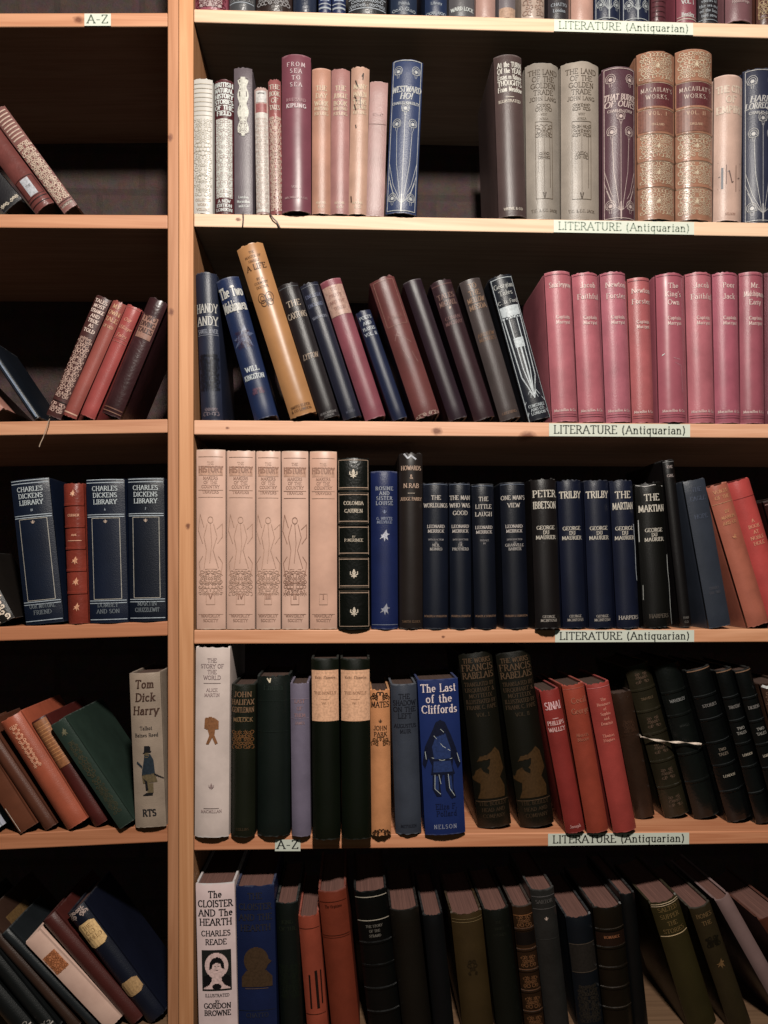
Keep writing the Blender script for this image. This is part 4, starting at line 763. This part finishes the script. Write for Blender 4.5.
b('Q', 299, 702, 206, 220, 76, (58, 38, 28), 'plain dark brown book set back beside the red books, fifth shelf', [('o', .68, .78, (82, 52, 36), {'w': .6}), ('l', .66, .0005, (82, 52, 36))], kind='leather', Y=.045, wear=.2)
lb_ = (95, 72, 55)
r16, s16 = b('Q', 422, 696, 264, 114, 96, (46, 40, 28), 'dark mottled leather volume with gilt flowers, tied with a white ribbon', [('l', v, .0008, (110, 92, 76)) for v in (.84, .70, .55, .37, .2)] + [('o', a_, a_ + .07, lb_, {'w': .5, 't': .0007}) for a_ in (.88, .59, .42, .25, .07)] + [('T', ['TRAVELS'], .78, 0, .016, (110, 86, 60), .66)], kind='leather', bands=(.84, .70, .55, .37, .2), Y=.045, wear=.3)
b('Q', 536, 704, 377, 110, 98, (24, 26, 24), 'black leather volume with faint dotted bands, behind the ribbon', [('l', v, .0006, (66, 66, 62)) for v in (.82, .67, .42, .24)] + [('T', ['WAVERLEY'], .765, 0, .02, (120, 115, 108), .6), ('T', ['NOVELS'], .6, 0, .014, (60, 60, 55), .4)], kind='leather', bands=(.82, .67, .42, .24), Y=.040, wear=.3)
gk = 'black leather volumes at the end of the fifth shelf'
for xb, xt, yt, w, lb, Yv, tt in ((662, 492, 127, 96, 'broad black leather volume with raised bands and torn tan head', .026, 'STORIES'), (757, 594, 132, 66, 'slim black leather volume, first of two beside the broad one', .02, 'THACKERAY'), (838, 668, 132, 64, 'slim black leather volume, second of two, before the brown torn book', .014, 'DICKENS')):
    b('Q', xb, 738, xt, yt, w - 3, (22, 24, 24), lb, [('l', v + .008, .0007, (70, 72, 70)) for v in (.82, .67, .52, .37, .2)] + [('T', [tt], .76, 0, .02, (115, 106, 98), .7, {'b': 1.2}), ('T', ['TWO', 'TALES'], .62 if w < 90 else .47, .03, .018, (120, 112, 102) if w < 90 else (110, 95, 80), .6, {'b': 1.6}), ('l', .99, .0012, (130, 95, 70)), ('T', ['LONDON'], .45 if w < 90 else .3, 0, .016, (150, 135, 115), .6)], kind='leather', bands=(.82, .67, .52, .37, .2), Y=Yv, group=gk, wear=.5, worn=1.8)
b('Q', 930, 745, 775, 182, 82, (72, 48, 36), 'brown book with a torn white head at the frame edge, fifth shelf', [('o', .7, .95, (120, 85, 65)), ('s', [(-.9, .99), (-.6, .975), (.2, .985)], .003, (200, 195, 185))], kind='leather', Y=.01, worn=3)

# sixth row ---------------------------------------------------------
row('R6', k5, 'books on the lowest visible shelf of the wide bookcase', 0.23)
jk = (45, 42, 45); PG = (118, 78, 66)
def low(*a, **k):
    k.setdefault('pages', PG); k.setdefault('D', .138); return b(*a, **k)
low('R', 129, 782, 115, 168, 150, (186, 156, 148), 'pinkish white jacket titled the cloister and the hearth with a dark portrait', [('T', ['The', 'CLOISTER', 'AND The', 'HEARTH'], .935, .058, .044, jk, .88, {'b': 1.2}), ('T', ['CHARLES', 'READE'], .69, .054, .036, jk, .74, {'b': 1.2}), ('f', 'portrait_dark', .33, .585, (52, 52, 48)), ('f', 'portrait_light', .335, .58, (172, 140, 130), 1), ('f', 'portrait_hair', .335, .58, (35, 32, 34), 2), ('T', ['ILLUSTRATED'], .30, 0, .02, jk, .9), ('T', ['BY'], .262, 0, .018, jk, .2), ('T', ['GORDON', 'BROWNE'], .235, .045, .034, jk, .78, {'b': 1.3})], kind='jacket', bulge=.06, wear=.8, Y=-.003)
low('R', 281, 782, 268, 176, 148, (26, 48, 104), 'royal blue cloister book with a brown-gold bust, beside the white jacket', [('T', ['THE', 'CLOISTER', 'AND THE', 'HEARTH'], .935, .068, .042, (70, 64, 72), .84, {'b': 1.3}), ('f', 'bust', .345, .61, (92, 66, 44)), ('l', .34, .0006, (110, 84, 60), .6), ('l', .2, .0007, (50, 60, 90)), ('T', ['CHATTO'], .17, 0, .03, (70, 70, 84), .6)], worn=1.4, wear=.7, bulge=.08, Y=-.001)
low('R', 413, 782, 390, 242, 86, (28, 38, 32), 'dark bottle green book with faint ornament, beside the blue bust book', [('T', ['KING', 'OF THE'], .86, .05, .03, (50, 56, 40), .8), ('o', .3, .55, (42, 50, 36))], wear=.6)
low('R', 512, 782, 472, 293, 80, (138, 58, 38), 'short orange-red book with dark panel ornament on the lowest shelf', [('l', .9, .0005, (100, 44, 30)), ('s', [(-.35, .52), (-.4, .25)], .002, (50, 30, 24)), ('s', [(.3, .55), (.3, .25)], .003, (50, 30, 24)), ('s', [(.75, .55), (.7, .28)], .0014, (50, 30, 24)), ('l', .2, .0006, (100, 44, 30))], worn=1.4)
low('R', 620, 782, 562, 198, 108, (124, 50, 30), 'taller rust orange book with dark joint, beside the banded black one', [('l', .93, .0005, (95, 38, 22)), ('l', .70, .0006, (95, 38, 22)), ('l', .685, .0004, (95, 38, 22)), ('T', ['The Virginians'], .9, 0, .02, (95, 38, 22), .6)], worn=1.4, wear=.6)
low('R', 772, 782, 708, 196, 126, (20, 20, 20), 'black leather book with pale curved gilt bands on the lowest shelf', [('l', v, .0009, (135, 122, 104)) for v in (.96, .80, .645, .49, .33, .17)] + [('T', ['THE STORY', 'OF THE', 'STRAND'], .76, .033, .018, (110, 100, 88), .7)], kind='leather', bulge=.2, wear=.3, bands=(.645, .49, .33, .17))
low('S', 185, 782, 128, 269, 112, (34, 28, 22), 'dark brown book with bright page block, lowest shelf beside the banded black one', [('o', .72, .9, (46, 36, 28))], wear=.3)
low('S', 288, 782, 238, 288, 78, (24, 26, 30), 'blue-black book with faint ornament between dark brown and khaki books', [('o', .1, .8, (36, 34, 38), {'w': .6})], wear=.4)
low('S', 418, 782, 366, 283, 120, (84, 62, 32), 'khaki book with stained spine and cream page block, lowest shelf', [('l', .93, .0006, (120, 96, 60)), ('l', .955, .0005, (120, 96, 60)), ('o', .5, .62, (62, 46, 26), {'w': .3, 't': .001})], wear=.4, worn=1.8)
low('S', 540, 782, 480, 268, 100, (26, 28, 22), 'black-green book with faint title, beside the khaki one', [('T', ['THE', 'SHORT', 'STORIES'], .9, .05, .022, (52, 52, 40), .66)], wear=.3)
low('S', 637, 782, 580, 254, 76, (66, 42, 26), 'narrow brown leather book richly banded in orange gilt, lowest shelf', [('l', v + .01, .0009, (130, 80, 44)) for v in (.92, .82, .66, .5, .34, .18)] + [('r', .70, .80, (28, 20, 16))] + [('o', a_, a_ + .09, (120, 76, 44), {'w': .7, 't': .0007}) for a_ in (.84, .53, .37, .21, .06)], kind='leather', bands=(.82, .66, .5, .34, .18))
low('S', 724, 782, 657, 192, 92, (58, 54, 50), 'smoky grey book with ridged blind bands, lowest shelf', [('l', .955, .0008, (96, 88, 84)), ('T', ['SARTOR'], .92, 0, .026, (92, 84, 78), .7), ('l', .87, .0008, (92, 84, 78)), ('f', 'fleur', .79, .815, (150, 125, 110)), ('l', .66, .0004, (80, 74, 68))], kind='leather', wear=.6)
low('T', 92, 782, 36, 296, 100, (26, 34, 44), 'dark teal-blue book with brown label and floral base, lowest shelf', [('r', .53, .77, (56, 48, 42), .96), ('l', .77, .0008, (92, 76, 62)), ('l', .53, .0008, (92, 76, 62)), ('o', .1, .42, (66, 56, 46), {'t': .001, 'w': .8})], worn=1.6, wear=.7)
low('T', 200, 782, 148, 258, 112, (36, 28, 20), 'black-brown leather book with pale raised bands and red label', [('l', v + .008, .0009, (112, 92, 76)) for v in (.82, .68, .52, .36, .2)] + [('T', ['ROMANCE'], .765, 0, .022, (140, 84, 50), .7), ('r', .69, .80, (52, 30, 20))], kind='leather', bands=(.82, .68, .52, .36, .2), worn=1.5)
low('T', 282, 782, 222, 206, 58, (18, 22, 24), 'narrow black book filling the slot behind the banded leather, lowest shelf', (), Y=.01, wear=.5)
low('T', 522, 782, 350, 234, 110, (70, 58, 28), 'olive khaki book with double gilt rule at its head, leaning', [('l', .985, .0007, (185, 155, 120)), ('l', .97, .0006, (185, 155, 120)), ('T', ['SALTED', 'SUPPER', 'THE', 'STORIES'], .94, .055, .034, (115, 88, 48), .8), ('l', .74, .0008, (170, 140, 100))], wear=.2)
low('T', 668, 782, 488, 256, 84, (66, 52, 30), 'second olive khaki book with ragged head and small gilt bird, leaning', [('T', ['BONES', 'THE'], .93, .06, .034, (115, 85, 50), .7), ('o', .68, .76, (34, 28, 18), {'w': .6, 't': .001}), ('f', 'bird', .5, .58, (118, 84, 48))], worn=3, wear=.5)
low('T', 872, 782, 560, 225, 58, (112, 86, 80), 'thin book in a crumpled pinkish white jacket, leaning steeply', (), kind='jacket', worn=2.5, wear=.3, Y=.004)
low('T', 1050, 782, 730, 290, 90, (104, 52, 34), 'reddish brown book at the frame edge, leaning steeply on the lowest shelf', [('T', ['THE LAW'], .9, 0, .035, (110, 62, 40), .8)], wear=.3, Y=.0)

# ------------------------------------------------------------------ the narrower bookcase
row('L2', k1 * .86, 'books on the second shelf of the narrow bookcase', 0.7)
b('A', 271, 815, -22, 415, 62, (150, 92, 82), 'slanting rose book covered by cream floral gilding, ending the row by the bare masonry', [('o', .09, .66, (232, 195, 165), {'t': .0009, 'cell': .0038}), ('l', .08, .0008, (90, 45, 40)), ('l', .055, .0008, (90, 45, 40))] + [('l', .70 + .032 * i, .0016, (225, 185, 160), .8) for i in range(9)] + [('T', ['LONDON'], .045, 0, .02, CR, .8)], bulge=.1)
b('A', 172, 815, -135, 395, 84, (140, 70, 62), 'slanting red-brown book with a pale label panel low on its spine', [('r', .12, .27, (205, 200, 200), .42), ('fr', .11, .28, (60, 35, 35), .9), ('l', .085, .0012, (60, 35, 35)), ('l', .045, .001, (60, 35, 35)), ('T', ['THE'], .2, 0, .02, (120, 110, 110), .3)], bulge=.2, kind='leather')
b('A', 50, 815, -300, 400, 90, (42, 38, 42), 'charcoal book with a dotted gilt strip across its foot, slanting', [('o', .02, .06, (205, 185, 160), {'t': .0011})], bulge=.05)
row('L3', k2 * .82, 'books on the third shelf of the narrow bookcase', 0.6)
r_, s_ = b('B', 204, 669, 395, 216, 60, (96, 50, 46), 'maroon book with cream floral gilding and a bookmark thread hanging from it', [('o', .16, .66, (205, 160, 138), {'t': .0006, 'cell': .0036}), ('l', .13, .001, (50, 26, 24)), ('o', .04, .12, (200, 155, 135), {'t': .0007})] + [('T', ['TALES', 'MOST', 'STRANGE', 'AND', 'TRUE', 'AS', 'TOLD'], .955, .04, .028, (225, 190, 170), .86, {'b': 1.5})], bulge=.14)
RR = r_
b('B', 265, 676, 459, 234, 55, (160, 74, 62), 'slim brick red book with flaked gilt title, leaning beside the floral maroon one', [('T', ['MY', 'OWN', 'TALE'], .95, .055, .035, (220, 165, 120), .85), ('T', ['OF OLD'], .78, 0, .024, (215, 160, 120), .7), ('l', .035, .0016, (215, 160, 130))], worn=2)
b('B', 334, 680, 518, 251, 60, (168, 66, 60), 'slim crimson red book with gilt title, leaning beside the thick maroon one', [('T', ['Our', 'Village', 'Tales'], .87, .07, .032, (220, 140, 110), .85, {'sl': .3}), ('l', .70, .0005, (200, 110, 95)), ('l', .67, .0005, (200, 110, 95)), ('l', .975, .0005, (200, 110, 95))], worn=1.2)
b('B', 425, 668, 608, 225, 76, (78, 42, 44), 'thick dark maroon book with tan title block, leaning against the upright', [('r', .66, .85, (158, 108, 88), .8), ('T', ['TWO', 'DIVING', 'TALES'], .83, .052, .04, (88, 50, 45), .72, {'b': 1.5}), ('l', .06, .0014, (130, 80, 60)), ('l', .03, .001, (150, 100, 75))], worn=1.6, kind='leather', bulge=.2)
b('B', 143, 681, -66, 372, 26, (26, 34, 44), 'thin navy blue book slanting steeply towards the floral maroon one', [('s', [(.2, .02), (.3, .98)], .0016, (105, 122, 145)), ('s', [(-.4, .1), (-.3, .9)], .0008, (60, 72, 92))], worn=1.5, wear=1.0)
b('B', -13, 668, -210, 470, 76, (178, 116, 96), 'pinkish tan book of which only one corner shows at the frame edge', (), bulge=.05)
row('L4', k3 * .72, 'books on the fourth shelf of the narrow bookcase', 0.45)
sv = (170, 178, 182)
def dick(n, t1, t2): return [('T', ['CHARLES', 'DICKENS', 'LIBRARY'], .93, .046, .034, (160, 162, 158), .68, {'b': 1.1}), ('T', [n], .785, 0, .016, sv, .2), ('T', [t1, t2], .125, .043, .03, (112, 118, 120), .66), ('fr', .165, .725, (150, 140, 125), .72)] + [('l', v, .0008, sv) for v in (.99, .97, .75, .735, .155, .138, .025)] + [('f', 'fleur', .69, .715, (165, 140, 120))]
gdk = 'navy library set with silver rules'
b('C', 172, 628, 113, 72, 148, (24, 38, 64), 'navy library volume leaning, apart from the others beyond the slim red leather book', dick('10', 'OUR MUTUAL', 'FRIEND'), group=gdk, wear=.1, worn=.3, bulge=.09)
b('C', 301, 629, 281, 87, 76, (132, 50, 36), 'slim red leather book with gilt compartments between navy library volumes', [('l', v, .0009, (90, 32, 24)) for v in (.845, .69, .535, .38, .22)] + [('f', 'bird', .90, .95, (205, 150, 115)), ('T', ['CURRER'], .77, 0, .018, (205, 150, 115), .72), ('T', ['JANE'], .63, 0, .014, (205, 150, 115), .5), ('l', .59, .0006, (205, 150, 115), .7), ('f', 'bird', .42, .48, (190, 130, 95)), ('f', 'bird', .27, .33, (190, 130, 95)), ('f', 'bird', .09, .15, (190, 130, 95))], kind='leather', bands=(.845, .69, .535, .38, .22), wear=.3)
b('C', 419, 620, 403, 70, 148, (24, 38, 66), 'navy library volume beside the slim red leather book, titled dombey and son', dick('6', 'DOMBEY', 'AND SON'), group=gdk, wear=.1, worn=.3, bulge=.09)
b('C', 568, 613, 559, 67, 140, (22, 32, 52), 'navy library volume touching the upright', dick('7', 'MARTIN', 'CHUZZLEWIT'), group=gdk, wear=.1, worn=.3, bulge=.09)
b('C', 22, 618, -110, 370, 76, (40, 34, 30), 'dark book with cream flowers along its spine, slanting at the frame edge', [('o', .03, .9, (205, 180, 155), {'t': .0014, 'cell': .006, 'w': .8})], bulge=.15)
row('L5', k4 * .66, 'books on the fifth shelf of the narrow bookcase', 0.5)
b('D', 579, 714, 555, 127, 119, (116, 98, 82), 'beige book with a top-hatted walking figure, standing against the upright', [('T', ['Tom', 'Dick', 'Harry'], .93, .085, .055, (72, 48, 38), .8, {'b': 1.3, 'sl': .1}), ('T', ['Talbot', 'Baines Reed'], .645, .045, .024, (42, 36, 36), .74), ('f', 'hatman_coat', .205, .53, (42, 54, 64)), ('f', 'hatman_tan', .205, .53, (92, 76, 52)), ('f', 'hatman_dark', .205, .53, (30, 28, 30), 1), ('T', ['RTS'], .10, 0, .045, (44, 40, 40), .42, {'b': 1.6})], wear=.6, worn=1.4, bulge=.12)
b('D', 487, 722, 212, 312, 64, (44, 62, 50), 'dark green book leaning to show its whole front board', [('T', [], 0, 0, 0, (90, 80, 60), .8), ('o', .12, .8, (74, 66, 46), {'w': .5}), ('f', 'bird', .86, .93, (98, 90, 66))], bulge=.06, wear=.8, D=.14)
b('D', 391, 722, 137, 305, 61, (74, 30, 26), 'maroon book with a gold-brown upper title panel, leaning under the green one', [('r', .56, .985, (128, 78, 46), .97)] + [('l', .93 - .03 * i, .0008, (150, 98, 56), .9) for i in range(11)], Y=.006, D=.135, wear=.2)
b('D', 297, 737, 22, 298, 90, (134, 62, 40), 'broad chestnut brown book with speckled gilt title, leaning', [('o', .55, .93, (190, 128, 96), {'w': .35, 't': .0009, 'cell': .0032})], Y=-.002, wear=.3, D=.13)
b('D', 195, 740, -82, 325, 50, (84, 46, 32), 'narrow dull brown book between two broader brown books, leaning', (), Y=.003, wear=.3)
b('D', 108, 750, -152, 345, 72, (96, 52, 34), 'square-edged brown book with nicked corners, leaning near the frame edge', [('s', [(-.8, .02), (-.85, .25)], .0006, (180, 160, 140))], Y=.0, wear=.5, bulge=.04)
b('D', -22, 742, -230, 430, 60, (160, 155, 165), 'white book of which only a sliver shows at the frame edge', (), Y=.0)
row('L6', k5 * .68, 'books on the lowest visible shelf of the narrow bookcase', 0.4)
for_ = [('f', 'oct', .68, .88, (210, 165, 105)), ('T', ['THE', 'OLD', 'WORLD'], .845, .045, .03, (110, 76, 44), .8), ('f', 'oct', .24, .36, (130, 98, 62)), ('o', .93, .99, (120, 100, 90), {'t': .0012})]
b('E', 603, 668, 306, 268, 78, (24, 28, 44), 'navy book with two octagonal tan labels, slanting against the upright', for_, Y=.02, worn=2, wear=.5)
b('E', 527, 680, 202, 300, 61, (72, 32, 28), 'plain wine red book slanting between navy and cream ones', (), Y=.022, wear=.3, D=.14)
b('E', 440, 692, 137, 370, 74, (205, 160, 138), 'cream book with a brown smudged label, slanting on the lowest shelf', [('r', .62, .80, (150, 88, 52), .8), ('o', .62, .80, (120, 66, 36), {'t': .0008, 'w': .75})], Y=.02, bulge=.05, kind='jacket', wear=.2)
b('E', 366, 700, 36, 355, 36, (36, 40, 42), 'narrow blue-black book directly below the cream one, slanting', (), Y=.024)
b('E', 294, 700, -56, 300, 38, (56, 38, 30), 'olive brown book with a square tan emblem on its board, slanting', (), Y=.026, D=.14)
b('E', 204, 700, -120, 300, 56, (26, 28, 28), 'black book with a gilt-banded foot, slanting beside the olive brown one', [('l', .06, .0014, (120, 110, 100)), ('o', .07, .1, (110, 100, 90), {'w': .7})], Y=.018)
b('E', 112, 725, -214, 340, 76, (24, 26, 26), 'black book with a gilt-banded foot, lowest of the slanting pile at the frame edge', [('l', .06, .0014, (120, 110, 100)), ('o', .07, .1, (110, 100, 90), {'w': .7})], Y=.014)

# emblem on the board of the olive brown book
ob = BOOKS[-3]; cov = [c for c in ob.children if c.name.startswith('cover')][0]
xs = max(v.co.x for v in cov.data.vertices); Ht = max(v.co.z for v in cov.data.vertices)
link_mesh('cover_emblem', [(xs + .0004, .03, Ht - .075), (xs + .0004, .085, Ht - .075), (xs + .0004, .085, Ht - .02), (xs + .0004, .03, Ht - .02), (xs - .0001, .03, Ht - .075), (xs - .0001, .085, Ht - .075), (xs - .0001, .085, Ht - .02), (xs - .0001, .03, Ht - .02)], [(0, 1, 2, 3), (0, 4, 5, 1), (1, 5, 6, 2), (2, 6, 7, 3), (3, 7, 4, 0)], ink_mat((96, 70, 40), .24), ob, smooth=False)

# ------------------------------------------------------------------ small loose things
def tube(name, pts, r, mat, parent=None, flat=1.0, twist=0):
    V = []; Fc = []; m = 6
    for i, p in enumerate(pts):
        t = (pts[min(i + 1, len(pts) - 1)] - pts[max(i - 1, 0)]).normalized()
        u = t.cross(Vector((0, 1, 0))); u = u.normalized() if u.length > 1e-4 else Vector((1, 0, 0)); v = t.cross(u).normalized()
        for k_ in range(m):
            a = 2 * math.pi * k_ / m
            cx, cy = math.cos(a) * r, math.sin(a) * r * flat
            an = twist * i; cx, cy = cx * math.cos(an) - cy * math.sin(an), cx * math.sin(an) + cy * math.cos(an)
            V.append(p + u * cx + v * cy)
    n = len(pts)
    for i in range(n - 1):
        for k_ in range(m): Fc.append((i * m + k_, i * m + (k_ + 1) % m, (i + 1) * m + (k_ + 1) % m, (i + 1) * m + k_))
    Fc += [tuple(range(m))[::-1], tuple(range((n - 1) * m, n * m))]
    return link_mesh(name, [tuple(v) for v in V], Fc, mat, parent)
thr = ink_mat((200, 165, 135), 1.0)
RM = RR.matrix_basis.inverted()
pts = [P(50, 416, .03), P(49.5, 419.4, .004), P(49, 420.3, -.0022), P(47.5, 425, -.003), P(45, 432, -.0028), P(43, 438, -.003), P(40.5, 443, -.004), P(39.2, 447, -.004)]
tube('bookmark_thread', [RM @ p for p in pts], .0005, thr, RR)
ribm = ink_mat((196, 172, 150), .5)
y0 = .034
pts = []
for i in range(41):
    t = i / 40; px = 641 + (701 - 641) * t; py = 736.5 + 8.5 * t ** .8 + .9 * math.sin(t * 5)
    pts.append(P(px, py, .0408 if t < .3 else (.0408 - (t - .3) * .012)))
pts = [P(639, 735, .056)] + pts + [P(703, 745.5, .045)]
rb = tube('ribbon', pts, .0014, ribm, None, flat=.35, twist=.24)
rb['label'] = 'twisted white ribbon tied across dark leather volumes on the fifth shelf'; rb['category'] = 'ribbon'
# loose leather thong ends under the narrow ornamented books of the second shelf
tm = ink_mat((110, 60, 45), 1.2)
def loose(bk, pts_px):
    M_ = bk.matrix_basis.inverted(); tube('bookmark_thread', [M_ @ P(*q) for q in pts_px], .0008, tm, bk)
loose([q for q in BOOKS if 'cartouche' in q['label']][0], [(243, 212.5, .01), (243, 213.4, -.002), (243.3, 217, -.002), (243, 222, -.002), (242.5, 226, -.003)])
loose([q for q in BOOKS if 'red title' in q['label'] and 'narrow red' in q['label']][0], [(270, 212.5, .01), (270, 213.8, -.002), (273, 218, -.003), (277, 222, -.002), (280, 228, -.003)])

# ------------------------------------------------------------------ light and camera
def lamp(name, loc, power, col, r):
    d = bpy.data.lights.new(name, 'POINT'); d.energy = power; d.color = col; d.shadow_soft_size = r
    o = bpy.data.objects.new(name, d); C.objects.link(o); o.location = loc; return o
lamp('ceiling_lamp', (.05, -1.0, E + .78), 74, (1.0, .935, .85), .045)
wd = bpy.data.worlds.new('room air'); bpy.context.scene.world = wd; wd.use_nodes = True
bg = wd.node_tree.nodes['Background']; bg.inputs[0].default_value = (.46, .58, .36, 1); bg.inputs[1].default_value = .03

cd = bpy.data.cameras.new('camera'); cam = bpy.data.objects.new('camera', cd); C.objects.link(cam)
cam.location = (0, -Z, E); cam.rotation_euler = (math.radians(90), 0, -TH)
cd.sensor_fit = 'VERTICAL'; cd.sensor_height = 36.0; cd.lens = F / 1024 * 36.0; cd.shift_y = 63 / 1024; cd.clip_start = .01
sc = bpy.context.scene; sc.camera = cam
sc.cycles.diffuse_bounces = 0
sc.cycles.use_fast_gi = True; sc.cycles.fast_gi_method = 'ADD'; sc.cycles.ao_bounces_render = 1
wd.light_settings.ao_factor = .012; wd.light_settings.distance = .06
sc.view_settings.view_transform = 'Standard'; sc.view_settings.look = 'None'; sc.view_settings.gamma = 1.0; sc.view_settings.exposure = 0.0
